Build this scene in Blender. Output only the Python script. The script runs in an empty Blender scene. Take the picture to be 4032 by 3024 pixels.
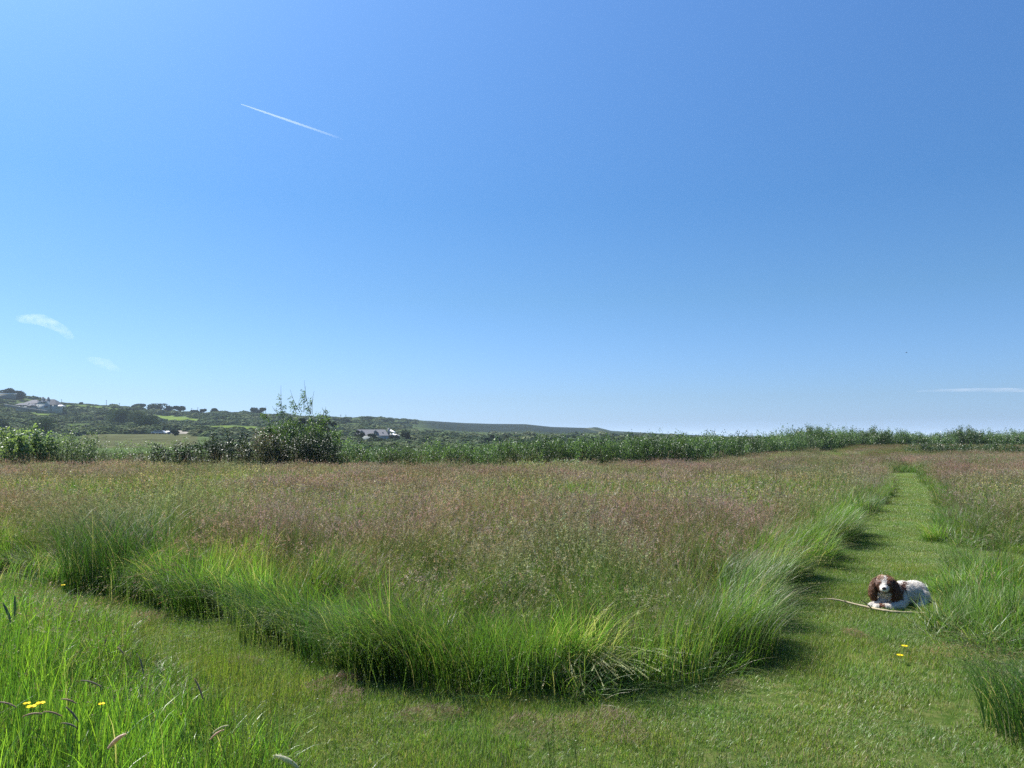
import bpy, bmesh, math, random
import numpy as np
from mathutils import Vector, Matrix

random.seed(7)
rng = np.random.default_rng(11)
sc = bpy.context.scene
C = sc.collection
R = math.radians

# ------------------------------------------------------------------ camera
CAM_Z = 1.7
F = 739.0                      # focal length in pixels of a 1024 px wide frame
PITCH = math.atan((436 - 384) / F)
cam = bpy.data.cameras.new("camera")
cam.lens = 26.0; cam.sensor_width = 36.0
cam.clip_start = 0.05; cam.clip_end = 90000
cam_o = bpy.data.objects.new("camera", cam)
cam_o.location = (0, 0, CAM_Z)
cam_o.rotation_euler = (R(90) + PITCH, 0, 0)
C.objects.link(cam_o); sc.camera = cam_o

# ------------------------------------------------------------------ light
SUN_AZ = R(-52)                # left of the view direction, ahead of the camera
SUN_EL = R(52)
sund = Vector((math.sin(SUN_AZ) * math.cos(SUN_EL), math.cos(SUN_AZ) * math.cos(SUN_EL), math.sin(SUN_EL)))
sun = bpy.data.lights.new("sun", 'SUN'); sun.energy = 5.0; sun.angle = R(0.53); sun.color = (1.0, 0.965, 0.91)
sun_o = bpy.data.objects.new("sun", sun); sun_o.rotation_euler = sund.to_track_quat('Z', 'Y').to_euler()
C.objects.link(sun_o)

w = bpy.data.worlds.new("World"); sc.world = w; w.use_nodes = True
nt = w.node_tree; nt.nodes.clear()
def N(nt, typ, **kw):
    n = nt.nodes.new(typ)
    for k, v in kw.items():
        if k == 'inp':
            for kk, vv in v.items(): n.inputs[kk].default_value = vv
        else: setattr(n, k, v)
    return n
L = lambda nt, a, b: nt.links.new(a, b)
sky = N(nt, 'ShaderNodeTexSky', sky_type='NISHITA', sun_disc=False, sun_elevation=SUN_EL, sun_rotation=SUN_AZ,
        air_density=1.0, dust_density=1.0, ozone_density=2.2, altitude=60)
# thin sea mist lying along the horizon and faint high streaks
tc = N(nt, 'ShaderNodeTexCoord')
sep = N(nt, 'ShaderNodeSeparateXYZ'); L(nt, tc.outputs['Generated'], sep.inputs[0])
cr = N(nt, 'ShaderNodeValToRGB'); L(nt, sep.outputs[2], cr.inputs[0])   # clear sea air: bluer than the model's dusty horizon
el = cr.color_ramp.elements; K = 1.0 / 2.0
for i, (p, c) in enumerate([(0.0, (.78, 1.22, 2.25)), (.05, (.70, 1.02, 1.62)), (.18, (.60, .98, 1.33)), (.30, (.54, 1.0, 1.42)), (.52, (.76, 1.26, 1.76))]):
    e = el[i] if i < 2 else el.new(p)
    e.position = p; e.color = (c[0] * K, c[1] * K, c[2] * K, 1)
hs = N(nt, 'ShaderNodeVectorMath', operation='MULTIPLY'); L(nt, sky.outputs[0], hs.inputs[0]); L(nt, cr.outputs[0], hs.inputs[1])
h2 = N(nt, 'ShaderNodeVectorMath', operation='SCALE', inp={'Scale': 1 / K / 2.07}); L(nt, hs.outputs[0], h2.inputs[0]); hs = h2
mp = N(nt, 'ShaderNodeMapping', inp={'Scale': (5, 5, 60)}); L(nt, tc.outputs['Generated'], mp.inputs[0])
nz = N(nt, 'ShaderNodeTexNoise', inp={'Scale': 1.5, 'Detail': 4.0}); L(nt, mp.outputs[0], nz.inputs['Vector'])
ad = N(nt, 'ShaderNodeMath', operation='MULTIPLY_ADD', inp={1: 0.012}); L(nt, nz.outputs[0], ad.inputs[0]); L(nt, sep.outputs[2], ad.inputs[2])
mr = N(nt, 'ShaderNodeMapRange', inp={'From Min': 0.020, 'From Max': 0.026, 'To Min': 0.34, 'To Max': 0.0}); L(nt, ad.outputs[0], mr.inputs[0])
mx = N(nt, 'ShaderNodeMix', data_type='RGBA'); L(nt, mr.outputs[0], mx.inputs[0])
L(nt, hs.outputs[0], mx.inputs[6]); mx.inputs[7].default_value = (1.85, 2.75, 4.1, 1)
bg = N(nt, 'ShaderNodeBackground', inp={'Strength': 0.1}); L(nt, mx.outputs[2], bg.inputs[0])
ow = N(nt, 'ShaderNodeOutputWorld'); L(nt, bg.outputs[0], ow.inputs[0])

sc.view_settings.view_transform = 'Standard'
sc.view_settings.look = 'None'
sc.view_settings.exposure = 1.06
sc.view_settings.gamma = 1.0
sc.view_settings.use_curve_mapping = False
sc.cycles.max_bounces = 6; sc.cycles.transparent_max_bounces = 12
sc.cycles.diffuse_bounces = 3; sc.cycles.glossy_bounces = 2; sc.cycles.transmission_bounces = 4
sc.cycles.use_denoising = False; sc.cycles.denoiser = 'OPENIMAGEDENOISE'; sc.cycles.denoising_prefilter = 'ACCURATE'
sc.cycles.sample_clamp_indirect = 3.0; sc.cycles.sample_clamp_direct = 8.0
sc.cycles.volume_bounces = 0
w.cycles.sampling_method = 'NONE'

# ------------------------------------------------------------------ helpers
def gpt(px, py, z=0.0):
    """ground point (at height z) seen at a pixel of the 1024x768 frame"""
    a = px - 512.0; b = -(py - 384.0)
    dy = F * math.cos(PITCH) - b * math.sin(PITCH)
    dz = F * math.sin(PITCH) + b * math.cos(PITCH)
    t = (z - CAM_Z) / dz
    return (a * t, dy * t)
def at(px, py, Y):
    """point at depth Y seen at a pixel"""
    a = px - 512.0; b = -(py - 384.0)
    dy = F * math.cos(PITCH) - b * math.sin(PITCH)
    dz = F * math.sin(PITCH) + b * math.cos(PITCH)
    t = Y / dy
    return (a * t, Y, CAM_Z + dz * t)

def mesh_np(name, V, Fq, mat=None, col=None, smooth=False, mats=None, mi=None):
    V = np.asarray(V, dtype=np.float32)
    me = bpy.data.meshes.new(name)
    Fq = np.asarray(Fq, dtype=np.int32)
    k = Fq.shape[1]
    me.vertices.add(len(V)); me.vertices.foreach_set('co', V.ravel())
    me.loops.add(Fq.size); me.loops.foreach_set('vertex_index', Fq.ravel())
    me.polygons.add(len(Fq)); me.polygons.foreach_set('loop_start', np.arange(0, Fq.size, k, dtype=np.int32))
    try: me.polygons.foreach_set('loop_total', np.full(len(Fq), k, dtype=np.int32))
    except Exception: pass
    if col is not None:
        a = me.attributes.new('col', 'FLOAT_COLOR', 'POINT')
        c = np.ones((len(V), 4), dtype=np.float32); c[:, :3] = col
        a.data.foreach_set('color', c.ravel())
    if mats:
        for m in mats: me.materials.append(m)
        me.polygons.foreach_set('material_index', np.asarray(mi, dtype=np.int32))
    elif mat: me.materials.append(mat)
    if smooth: me.polygons.foreach_set('use_smooth', np.ones(len(Fq), dtype=bool))
    me.update(calc_edges=True); me.validate()
    return me

def link(name, me, parent=None, loc=(0, 0, 0), rz=0, scale=(1, 1, 1)):
    o = bpy.data.objects.new(name, me); C.objects.link(o)
    o.location = loc; o.rotation_euler = (0, 0, rz); o.scale = scale
    if parent: o.parent = parent
    return o
def tag(o, label=None, cat=None, group=None, kind=None):
    if label: o['label'] = label
    if cat: o['category'] = cat
    if group: o['group'] = group
    if kind: o['kind'] = kind
    return o
def empty(name, loc, rz=0): return link(name, None, None, loc, rz)
def copy_tree(o, loc, rz=0, scale=None, label=None):
    def cp(s, p):
        c = s.copy(); C.objects.link(c)
        if p: c.parent = p
        for ch in s.children: cp(ch, c)
        return c
    c = cp(o, None); c.location = loc; c.rotation_euler = (0, 0, rz)
    if scale: c.scale = scale
    if label: c['label'] = label
    return c

class Geo:
    """collects quads with a colour per vertex"""
    def __init__(s): s.V = []; s.F = []; s.C = []; s.n = 0
    def add(s, V, Fq, col):
        V = np.asarray(V, float).reshape(-1, 3); Fq = np.asarray(Fq, int)
        s.V.append(V); s.F.append(Fq + s.n); s.n += len(V)
        c = np.asarray(col, float)
        if c.ndim == 1: c = np.tile(c, (len(V), 1))
        s.C.append(c)
    def mesh(s, name, mat, smooth=False):
        return mesh_np(name, np.concatenate(s.V), np.concatenate(s.F), mat, np.concatenate(s.C), smooth)

# smooth 2-D value noise, world metres
_grids = [rng.random((64, 64)) for _ in range(6)]
def vnoise(x, y, scale, k=0):
    g = _grids[k % 6]; x = np.asarray(x, float) / scale + 17.3 * k; y = np.asarray(y, float) / scale + 9.1 * k
    xi = np.floor(x).astype(int); yi = np.floor(y).astype(int); fx = x - xi; fy = y - yi
    fx = fx * fx * (3 - 2 * fx); fy = fy * fy * (3 - 2 * fy)
    a = g[xi % 64, yi % 64]; b = g[(xi + 1) % 64, yi % 64]; c = g[xi % 64, (yi + 1) % 64]; d = g[(xi + 1) % 64, (yi + 1) % 64]
    return (a * (1 - fx) + b * fx) * (1 - fy) + (c * (1 - fx) + d * fx) * fy
def fbm(x, y, scale, k=0): return (vnoise(x, y, scale, k) * .55 + vnoise(x, y, scale * .45, k + 1) * .3 + vnoise(x, y, scale * .2, k + 2) * .15)
def sstep(a, b, x): t = np.clip((np.asarray(x, float) - a) / (b - a), 0, 1); return t * t * (3 - 2 * t)

def in_poly(x, y, P):
    x = np.asarray(x, float); y = np.asarray(y, float); ins = np.zeros(x.shape, bool); n = len(P)
    for i in range(n):
        x1, y1 = P[i]; x2, y2 = P[(i + 1) % n]
        if y1 == y2: continue
        c = ((y1 > y) != (y2 > y)) & (x < (x2 - x1) * (y - y1) / (y2 - y1) + x1)
        ins ^= c
    return ins
def edge_dist(x, y, P):
    """distance to the polygon outline and the unit vector towards its closest point"""
    x = np.asarray(x, float); y = np.asarray(y, float)
    best = np.full(x.shape, 1e9); bx = np.zeros(x.shape); by = np.zeros(x.shape); n = len(P)
    for i in range(n):
        x1, y1 = P[i]; x2, y2 = P[(i + 1) % n]; dx = x2 - x1; dy = y2 - y1
        t = np.clip(((x - x1) * dx + (y - y1) * dy) / (dx * dx + dy * dy + 1e-9), 0, 1)
        cx = x1 + t * dx - x; cy = y1 + t * dy - y; d = np.hypot(cx, cy); m = d < best
        best = np.where(m, d, best); bx = np.where(m, cx, bx); by = np.where(m, cy, by)
    q = np.maximum(best, 1e-6)
    return best, bx / q, by / q

# ------------------------------------------------------------------ materials
def leaf_mat(name, trans=0.4, gloss=0.06, rough=0.35, var=0.35, patch=0.25, pscale=0.8, tcol=(1.12, 1.25, 0.52), warm=(1.25, 1.0, 0.8)):
    m = bpy.data.materials.new(name); m.use_nodes = True; t = m.node_tree; t.nodes.clear()
    at_ = N(t, 'ShaderNodeAttribute', attribute_name='col')
    oi = N(t, 'ShaderNodeObjectInfo')
    geo = N(t, 'ShaderNodeNewGeometry')
    nz = N(t, 'ShaderNodeTexNoise', inp={'Scale': pscale, 'Detail': 2.0}); L(t, geo.outputs['Position'], nz.inputs['Vector'])
    mr = N(t, 'ShaderNodeMapRange', inp={'From Min': 0.35, 'From Max': 0.65, 'To Min': 0.0, 'To Max': patch}); L(t, nz.outputs[0], mr.inputs[0])
    mw = N(t, 'ShaderNodeMix', data_type='RGBA', blend_type='MULTIPLY'); L(t, mr.outputs[0], mw.inputs[0]); L(t, at_.outputs[0], mw.inputs[6])
    mw.inputs[7].default_value = (*warm, 1)
    vr = N(t, 'ShaderNodeMapRange', inp={'To Min': 1 - var / 2, 'To Max': 1 + var / 2}); L(t, oi.outputs['Random'], vr.inputs[0])
    hv = N(t, 'ShaderNodeHueSaturation'); L(t, mw.outputs[2], hv.inputs['Color']); L(t, vr.outputs[0], hv.inputs['Value'])
    if name == 'seed_heads':      # broad drifts where the flowering is greener or paler
        n2 = N(t, 'ShaderNodeTexNoise', inp={'Scale': 0.22, 'Detail': 3.0, 'Roughness': 0.65}); L(t, geo.outputs['Position'], n2.inputs['Vector'])
        m2 = N(t, 'ShaderNodeMapRange', inp={'From Min': 0.45, 'From Max': 0.6}); L(t, n2.outputs[0], m2.inputs[0])
        m3 = N(t, 'ShaderNodeMix', data_type='RGBA', blend_type='MULTIPLY'); L(t, m2.outputs[0], m3.inputs[0]); L(t, hv.outputs[0], m3.inputs[6]); m3.inputs[7].default_value = (0.66, 1.12, 0.6, 1)
        h4 = N(t, 'ShaderNodeHueSaturation'); L(t, m3.outputs[2], h4.inputs['Color']); hv = h4
    d = N(t, 'ShaderNodeBsdfDiffuse'); L(t, hv.outputs[0], d.inputs[0])
    tm = N(t, 'ShaderNodeMix', data_type='RGBA', blend_type='MULTIPLY'); tm.inputs[0].default_value = 1; L(t, hv.outputs[0], tm.inputs[6]); tm.inputs[7].default_value = (*tcol, 1)
    tr = N(t, 'ShaderNodeBsdfTranslucent'); L(t, tm.outputs[2], tr.inputs[0])
    mixa = N(t, 'ShaderNodeMixShader', inp={0: trans}); L(t, d.outputs[0], mixa.inputs[1]); L(t, tr.outputs[0], mixa.inputs[2])
    g = N(t, 'ShaderNodeBsdfGlossy', inp={'Roughness': rough}); g.inputs[0].default_value = (1, 1, 1, 1)
    lw = N(t, 'ShaderNodeFresnel', inp={'IOR': 1.45})
    gm = N(t, 'ShaderNodeMath', operation='MULTIPLY_ADD', inp={1: gloss * 1.5, 2: gloss * 0.3}); L(t, lw.outputs[0], gm.inputs[0])
    mixb = N(t, 'ShaderNodeMixShader'); L(t, gm.outputs[0], mixb.inputs[0]); L(t, mixa.outputs[0], mixb.inputs[1]); L(t, g.outputs[0], mixb.inputs[2])
    o = N(t, 'ShaderNodeOutputMaterial'); L(t, mixb.outputs[0], o.inputs[0])
    return m
def plain_mat(name, col, rough=0.8, noise=0.0, nscale=5.0, bump=0.0, vcol=False, col2=None, spec=0.3):
    m = bpy.data.materials.new(name); m.use_nodes = True; t = m.node_tree; b = t.nodes['Principled BSDF']
    b.inputs['Roughness'].default_value = rough; b.inputs['Specular IOR Level'].default_value = spec
    geo = N(t, 'ShaderNodeNewGeometry')
    nz = N(t, 'ShaderNodeTexNoise', inp={'Scale': nscale, 'Detail': 5.0, 'Roughness': 0.6}); L(t, geo.outputs['Position'], nz.inputs['Vector'])
    if vcol:
        src = N(t, 'ShaderNodeAttribute', attribute_name='col').outputs[0]
    else:
        r = N(t, 'ShaderNodeRGB'); r.outputs[0].default_value = (*col, 1); src = r.outputs[0]
    mr = N(t, 'ShaderNodeMapRange', inp={'From Min': 0.3, 'From Max': 0.7, 'To Min': 1 - noise, 'To Max': 1 + noise}); L(t, nz.outputs[0], mr.inputs[0])
    if col2:
        mx = N(t, 'ShaderNodeMix', data_type='RGBA'); mr2 = N(t, 'ShaderNodeMapRange', inp={'From Min': 0.4, 'From Max': 0.62}); L(t, nz.outputs[0], mr2.inputs[0])
        L(t, mr2.outputs[0], mx.inputs[0]); L(t, src, mx.inputs[6]); mx.inputs[7].default_value = (*col2, 1); src = mx.outputs[2]
    hv = N(t, 'ShaderNodeHueSaturation'); L(t, src, hv.inputs['Color']); L(t, mr.outputs[0], hv.inputs['Value'])
    L(t, hv.outputs[0], b.inputs['Base Color'])
    if bump:
        bp = N(t, 'ShaderNodeBump', inp={'Strength': 1.0, 'Distance': bump}); L(t, nz.outputs[0], bp.inputs['Height']); L(t, bp.outputs[0], b.inputs['Normal'])
    return m

M_grass = leaf_mat('grass_blades', 0.55, 0.02, 0.45, 0.7, 0.3, 0.7)
M_lush = leaf_mat('lush_blades', 0.58, 0.022, 0.4, 0.6, 0.2, 0.9, warm=(1.15, 1.05, 0.8))
M_head = leaf_mat('seed_heads', 0.45, 0.012, 0.6, 0.6, 0.9, 0.45, tcol=(1.1, 1.0, 0.8), warm=(1.28, 0.95, 0.9))
M_turf = leaf_mat('turf_blades', 0.42, 0.028, 0.5, 0.35, 0.7, 1.3, warm=(1.45, 1.08, 0.95))
M_leaf = leaf_mat('shrub_leaves', 0.5, 0.022, 0.45, 0.2, 0.2, 0.5, tcol=(1.2, 1.15, 0.5))
M_gloss = leaf_mat('glossy_leaves', 0.22, 0.022, 0.45, 0.2, 0.2, 0.5)
M_dull = leaf_mat('hill_leaves', 0.15, 0.0, 0.6, 0.5, 0.3, 0.02)
M_soil = plain_mat('meadow_soil', (0.04, 0.05, 0.022), 1.0, 0.3, 8, 0.01, spec=0.0)
M_thatch = plain_mat('turf_thatch', (0.05, 0.085, 0.018), 1.0, 0.35, 9, 0.01, col2=(0.075, 0.085, 0.028), spec=0.0)
M_wood = plain_mat('bark', (0.10, 0.08, 0.06), 0.9, 0.3, 12, 0.004)

# ------------------------------------------------------------------ layout of the mown path (metres)
A_px = [(92, 586), (139, 596), (176, 607), (222, 614), (259, 625), (296, 643), (343, 671), (394, 683), (486, 692), (579, 697), (648, 692),
        (722, 676), (757, 648), (766, 616), (763, 605), (794, 584), (837, 549), (872, 517), (897, 498), (897, 485), (897, 473)]
A = [(-14, 13.5), (-8.5, 10.2)] + [gpt(*p) for p in A_px]
B = [gpt(*p) for p in [(909, 474), (917, 482), (929, 492), (932, 505), (931, 517), (927, 541)]] + \
    [(6.7, 11.3), (7.6, 10.5), (14, 10.2), (14, 9.6), (7, 9.5), (5.4, 9.2), (5.0, 8.6)] + \
    [gpt(*p) for p in [(944, 590), (938, 608), (938, 634), (960, 651), (1003, 657)]] + \
    [(5.4, 5.45), (5.4, 5.05), (3.85, 4.8), (3.35, 4.25), (3.05, 3.6), (3.1, 0.5)]
D_ = [(0.9, 0.5), (0.7, 2.5), (0.2, 3.0), (-.4, 3.25), (-1.0, 3.6), (-1.75, 4.35), (-2.6, 5.4), (-3.6, 6.5), (-5.2, 7.4), (-9, 8.9), (-14, 12)]
MOWN = A + B + D_
FARPATH = [(21.6, 47), (22.4, 51), (24.3, 57), (28.3, 67), (33.4, 79.5), (34.6, 79.5), (29.6, 66.5), (25.9, 56.5), (23.9, 50.5), (22.9, 47)]

# field edge / hedge line, from the left end to the right
HEDGE = [(-60, 38), (-25, 34), (-10, 33.5), (0, 33.5), (8.8, 40), (17.5, 52), (26, 66), (35, 80), (50, 88), (62, 90), (100, 96)]
hx = np.array([p[0] for p in HEDGE]); hy = np.array([p[1] for p in HEDGE])
def hedge_y(x): return np.interp(x, hx, hy)

# ------------------------------------------------------------------ terrain
SKY_PX = [(-160, 388), (0, 392.6), (29, 396.5), (55, 401), (64, 403.6), (80, 403.6), (93, 404.8), (122, 406.2), (134, 408.2), (150, 411), (176, 412.9), (191, 411.9),
          (207, 412.9), (250, 412.6), (267, 414.4), (332, 417.3), (353, 417.8), (360, 416.8), (379, 417.6), (399, 418.9), (430, 420.9), (463, 422.9),
          (492, 423.8), (525, 424.1), (551, 426.8), (587, 427.9), (596, 427.0), (611, 430.7), (640, 432.3), (671, 433.9), (744, 437), (900, 438.5), (1200, 439)]
sx = np.array([p[0] for p in SKY_PX]); sy = np.array([p[1] for p in SKY_PX])
def ysky_of(x, y):
    px = 512 + F * x / np.maximum(y, 1)
    return np.interp(px, sx, sy), px
def ridge_depth(px): return 700 + 420 * sstep(330, 470, px)
def near_z(x, y):
    x = np.asarray(x, float); y = np.asarray(y, float)
    z = 0.22 * sstep(38, 85, y) * sstep(4, 24, x)
    z = z + 0.05 * (fbm(x, y, 9, 1) - .5) * sstep(10, 20, np.hypot(x, y))
    return z
def ground_z(x, y):
    x = np.asarray(x, float); y = np.asarray(y, float)
    yk, px = ysky_of(x, y)
    Ys = ridge_depth(px)
    y0 = 436.2 + 7 * sstep(230, 330, px)
    t = np.clip((y - 300) / (Ys - 300), 0, 1)
    yi = y0 - (y0 - yk) * t ** 0.85
    zhill = CAM_Z + (436 - yi) * y / F
    zhill = zhill + (fbm(x, y, 60, 2) - .5) * 5 * sstep(0, .25, t) * (1 - sstep(.8, 1, t))
    fall = np.maximum(y - Ys, 0)
    zhill = zhill - fall * 0.10 - 0.0002 * fall ** 2
    zvalley = CAM_Z + (436 - (446 + 1.5 * sstep(300, 420, px))) * 235 / F
    zf = zvalley + (CAM_Z + (436 - y0) * 300 / F - zvalley) * sstep(215, 300, y)
    zn = near_z(x, y)
    back = y - hedge_y(x)
    zlow = zn - 0.5 - (zn - 0.5 - zf) * sstep(4, 150, back)
    z = np.where(back < 2, zn, zn + (zlow - zn) * sstep(2, 9, back))
    z = np.where(y > 300, zhill, z)
    return np.maximum(z, -44)

def polar_terrain():
    us = np.linspace(-1.5, 1.5, 900)
    ys = np.concatenate([np.linspace(9, 40, 40), np.geomspace(41, 120, 50), np.geomspace(122, 300, 50), np.geomspace(303, 700, 90), np.geomspace(705, 1130, 60), np.geomspace(1140, 1800, 24)])
    U, Y = np.meshgrid(us, ys); X = U * Y; Z = ground_z(X, Y)
    V = np.stack([X, Y, Z], -1).reshape(-1, 3); n, m = U.shape
    i = np.arange((n - 1) * m).reshape(n - 1, m)[:, :-1].ravel()
    return V, np.stack([i, i + 1, i + m + 1, i + m], 1), U.ravel()

# fields on the hillside, outlines given as seen from the meadow
FIELDS = [[(62, 405.2), (80, 405.4), (100, 406.6), (124, 409.6), (124, 412.2), (112, 411.4), (90, 409), (64, 408)],
          [(32, 413), (45, 414.2), (60, 416.8), (60, 418.8), (46, 417.4), (36, 415.6)],
          [(148, 415), (170, 416), (190, 418), (202, 420), (200, 422.4), (170, 421.5), (156, 418.6)],
          [(198, 426), (225, 425.5), (262, 427), (262, 431.5), (225, 431.5), (200, 430)]]
VALLEY = [(85, 433.8), (130, 434.3), (160, 433), (190, 433.4), (200, 436), (200, 452), (70, 452)]
TRACK = [(171, 426.8), (180, 428.5), (187, 430.6), (190, 433.6), (172, 433.9), (173, 431), (177, 430)]

V, Fq, U = polar_terrain()
x, y, z = V.T
pxs = 512 + F * x / y; pys = 436 - F * (z - CAM_Z) / y
far = y > 200
base = np.tile(np.array([0.060, 0.085, 0.034]), (len(V), 1))
nn = fbm(x, y, 45, 3)[:, None]
base = base * (0.75 + 0.6 * nn)
heath = (sstep(395, 440, pxs + 30 * (nn[:, 0] - .5)) * sstep(600, 800, y))[:, None]
hc = np.array([0.016, 0.024, 0.022]) * (0.8 + 0.5 * fbm(x, y, 25, 1)[:, None])
base = base * (1 - heath) + hc * heath
gtop = (sstep(585, 600, pxs) * (1 - sstep(640, 700, pxs)) * sstep(700, 900, y))[:, None] * 0.4
base = base * (1 - gtop) + np.array([0.04, 0.06, 0.025]) * gtop
for P in FIELDS:
    m = in_poly(pxs, pys, P) & (y > 300); base[m] = np.array([0.105, 0.15, 0.035]) * (0.85 + 0.3 * nn[m])
m = in_poly(pxs, pys, VALLEY) & (y > 200) & (y < 330); base[m] = np.array([0.075, 0.08, 0.04]) * (0.8 + 0.4 * fbm(x[m] * .3, y[m] * 2, 8, 2)[:, None])
m = in_poly(pxs, pys, TRACK) & (y > 290); base[m] = np.array([0.24, 0.22, 0.19])
nearm = y < 120
base[nearm] = np.array([0.035, 0.042, 0.018])
# the pale ride through the heath
ride = [(583, 427.4), (588, 427.6), (608, 433), (622, 437), (634, 441), (626, 441), (612, 436.4), (600, 432)]
m = in_poly(pxs, pys, ride) & (y > 600); base[m] = base[m] * .4 + np.array([0.11, 0.115, 0.06]) * .6
M_land = plain_mat('hill_ground', (0, 0, 0), 1.0, 0.35, 0.15, 0.6, vcol=True, spec=0.0)
ter = link('hills', mesh_np('hills', V, Fq, M_land, base, True)); tag(ter, kind='structure')

# ground sheet from under the camera to the horizon
ang = np.linspace(0, 2 * math.pi, 97)[:-1]
rr = np.array([0.01, 1, 3, 9])
def disc(rr, z):
    V = []; Fs = []
    for r in rr:
        for a in ang: V.append((r * math.cos(a), r * math.sin(a), z))
    n = len(ang)
    for i in range(len(rr) - 1):
        for j in range(n): Fs.append((i * n + j, i * n + (j + 1) % n, (i + 1) * n + (j + 1) % n, (i + 1) * n + j))
    return V, Fs
# flat meadow ground round the camera (the sheet the grass grows from)
gx = np.linspace(-60, 60, 121); gy = np.linspace(-30, 9.0, 40)
GX, GY = np.meshgrid(gx, gy); GV = np.stack([GX, GY, np.zeros_like(GX)], -1).reshape(-1, 3)
keep_far = link('ground', mesh_np('ground', GV, np.stack([(i := np.arange(39 * 121).reshape(39, 121)[:, :-1].ravel()), i + 1, i + 122, i + 121], 1), M_soil))
tag(keep_far, kind='structure')
V2, F2 = disc(np.array([60, 400, 1500, 6000, 14000]), -45)
M_sea = plain_mat('sea_water', (0.02, 0.05, 0.08), 0.25, 0.1, 0.01)
tag(link('sea', mesh_np('sea', V2, F2, M_sea)), kind='structure')

# mown path sheet
def path_sheet(P, res, lift=0.006):
    P = np.array(P); x0, y0 = P.min(0); x1, y1 = P.max(0)
    gx = np.arange(max(x0, -14), x1, res); gy = np.arange(y0, y1, res)
    X, Y = np.meshgrid(gx, gy); ins = in_poly(X.ravel(), Y.ravel(), [tuple(p) for p in P]).reshape(X.shape)
    iy, ix = np.nonzero(ins); h = res / 2
    V = []; q = np.array([(-h, -h), (h, -h), (h, h), (-h, h)])
    cx = X[iy, ix][:, None] + q[:, 0]; cy = Y[iy, ix][:, None] + q[:, 1]
    z = ground_z(cx, cy) + lift; z = np.where(cy < 9, lift, z)
    return np.stack([cx, cy, z], -1).reshape(-1, 3), np.arange(len(ix) * 4).reshape(-1, 4)
pa = path_sheet(MOWN, 0.1); pb = path_sheet(FARPATH, 0.25, 0.03)
pv = np.concatenate([pa[0], pb[0]]); pf = np.concatenate([pa[1], pb[1] + len(pa[0])])
pm = link('path', mesh_np('path', pv, pf, M_thatch)); tag(pm, kind='structure')

# ------------------------------------------------------------------ blade builder
def blades(G, bx, by, Ln, Wd, th0, th1, az, col0, col1, seg=4, face=None, pw=1.4, taper=1.0, z0=None):
    """curved ribbons: th0/th1 angle from vertical at root and tip, az direction of lean; returns tip points and directions"""
    n = len(bx); Z0 = np.zeros(n) if z0 is None else z0
    P = np.zeros((n, seg + 1, 3)); P[:, 0, 0] = bx; P[:, 0, 1] = by; P[:, 0, 2] = Z0
    dirs = np.zeros((n, 3))
    for i in range(seg):
        t = ((i + .5) / seg) ** pw; th = th0 + (th1 - th0) * t
        d = np.stack([np.sin(th) * np.cos(az), np.sin(th) * np.sin(az), np.cos(th)], -1)
        P[:, i + 1] = P[:, i] + d * (Ln / seg)[:, None]; dirs = d
    fa = az + math.pi / 2 + (rng.uniform(-.9, .9, n) if face is None else face)
    side = np.stack([np.cos(fa), np.sin(fa), np.zeros(n)], -1)
    ts = np.linspace(0, 1, seg + 1)
    ww = Wd[:, None] * np.maximum(1 - ts[None, :] ** 1.8 * taper, 0.04) * .5
    VL = P - side[:, None, :] * ww[..., None]; VR = P + side[:, None, :] * ww[..., None]
    V = np.stack([VL, VR], 2).reshape(n, -1, 3)       # order: L0 R0 L1 R1 ...
    k = 2 * (seg + 1)
    f = np.array([[2 * i, 2 * i + 1, 2 * i + 3, 2 * i + 2] for i in range(seg)])
    Fs = (f[None] + (np.arange(n) * k)[:, None, None]).reshape(-1, 4)
    c = col0[:, None, :] * (1 - ts[None, :, None]) + col1[:, None, :] * ts[None, :, None]
    c = np.repeat(c, 2, axis=1).reshape(-1, 3)
    G.add(V.reshape(-1, 3), Fs, c)
    return P[:, -1], dirs

def flecks(G, cen, size, aspect, col, up=0.0):
    """small randomly turned quads"""
    n = len(cen)
    a = rng.normal(size=(n, 3)); a[:, 2] += up; a /= np.linalg.norm(a, axis=1)[:, None]
    b = rng.normal(size=(n, 3)); b -= (a * b).sum(1)[:, None] * a; b /= np.linalg.norm(b, axis=1)[:, None]
    sa = (size * .5)[:, None] * a; sb = (size * .5 * aspect)[:, None] * b
    V = np.stack([cen - sa, cen + sb, cen + sa, cen - sb], 1).reshape(-1, 3)
    G.add(V, np.arange(n * 4).reshape(-1, 4), np.repeat(col, 4, axis=0))

def pick(cols, n, w=None, jit=0.15):
    cols = np.array(cols); i = rng.choice(len(cols), n, p=w)
    return cols[i] * rng.uniform(1 - jit, 1 + jit, (n, 1))

GREENS = [(0.10, 0.21, 0.038), (0.13, 0.24, 0.045), (0.075, 0.17, 0.04), (0.155, 0.22, 0.06)]
DARKG = [(0.05, 0.115, 0.028), (0.065, 0.135, 0.035), (0.045, 0.10, 0.035)]
LUSH = [(0.17, 0.30, 0.045), (0.23, 0.36, 0.06), (0.10, 0.21, 0.04), (0.075, 0.17, 0.04)]
STRAW = [(0.26, 0.245, 0.16), (0.31, 0.29, 0.20), (0.21, 0.20, 0.12)]
PINK = [(0.31, 0.235, 0.215), (0.25, 0.205, 0.19), (0.37, 0.325, 0.285), (0.21, 0.18, 0.165), (0.34, 0.22, 0.205)]
BROWN = [(0.19, 0.135, 0.085), (0.24, 0.18, 0.10), (0.15, 0.12, 0.07)]

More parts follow.
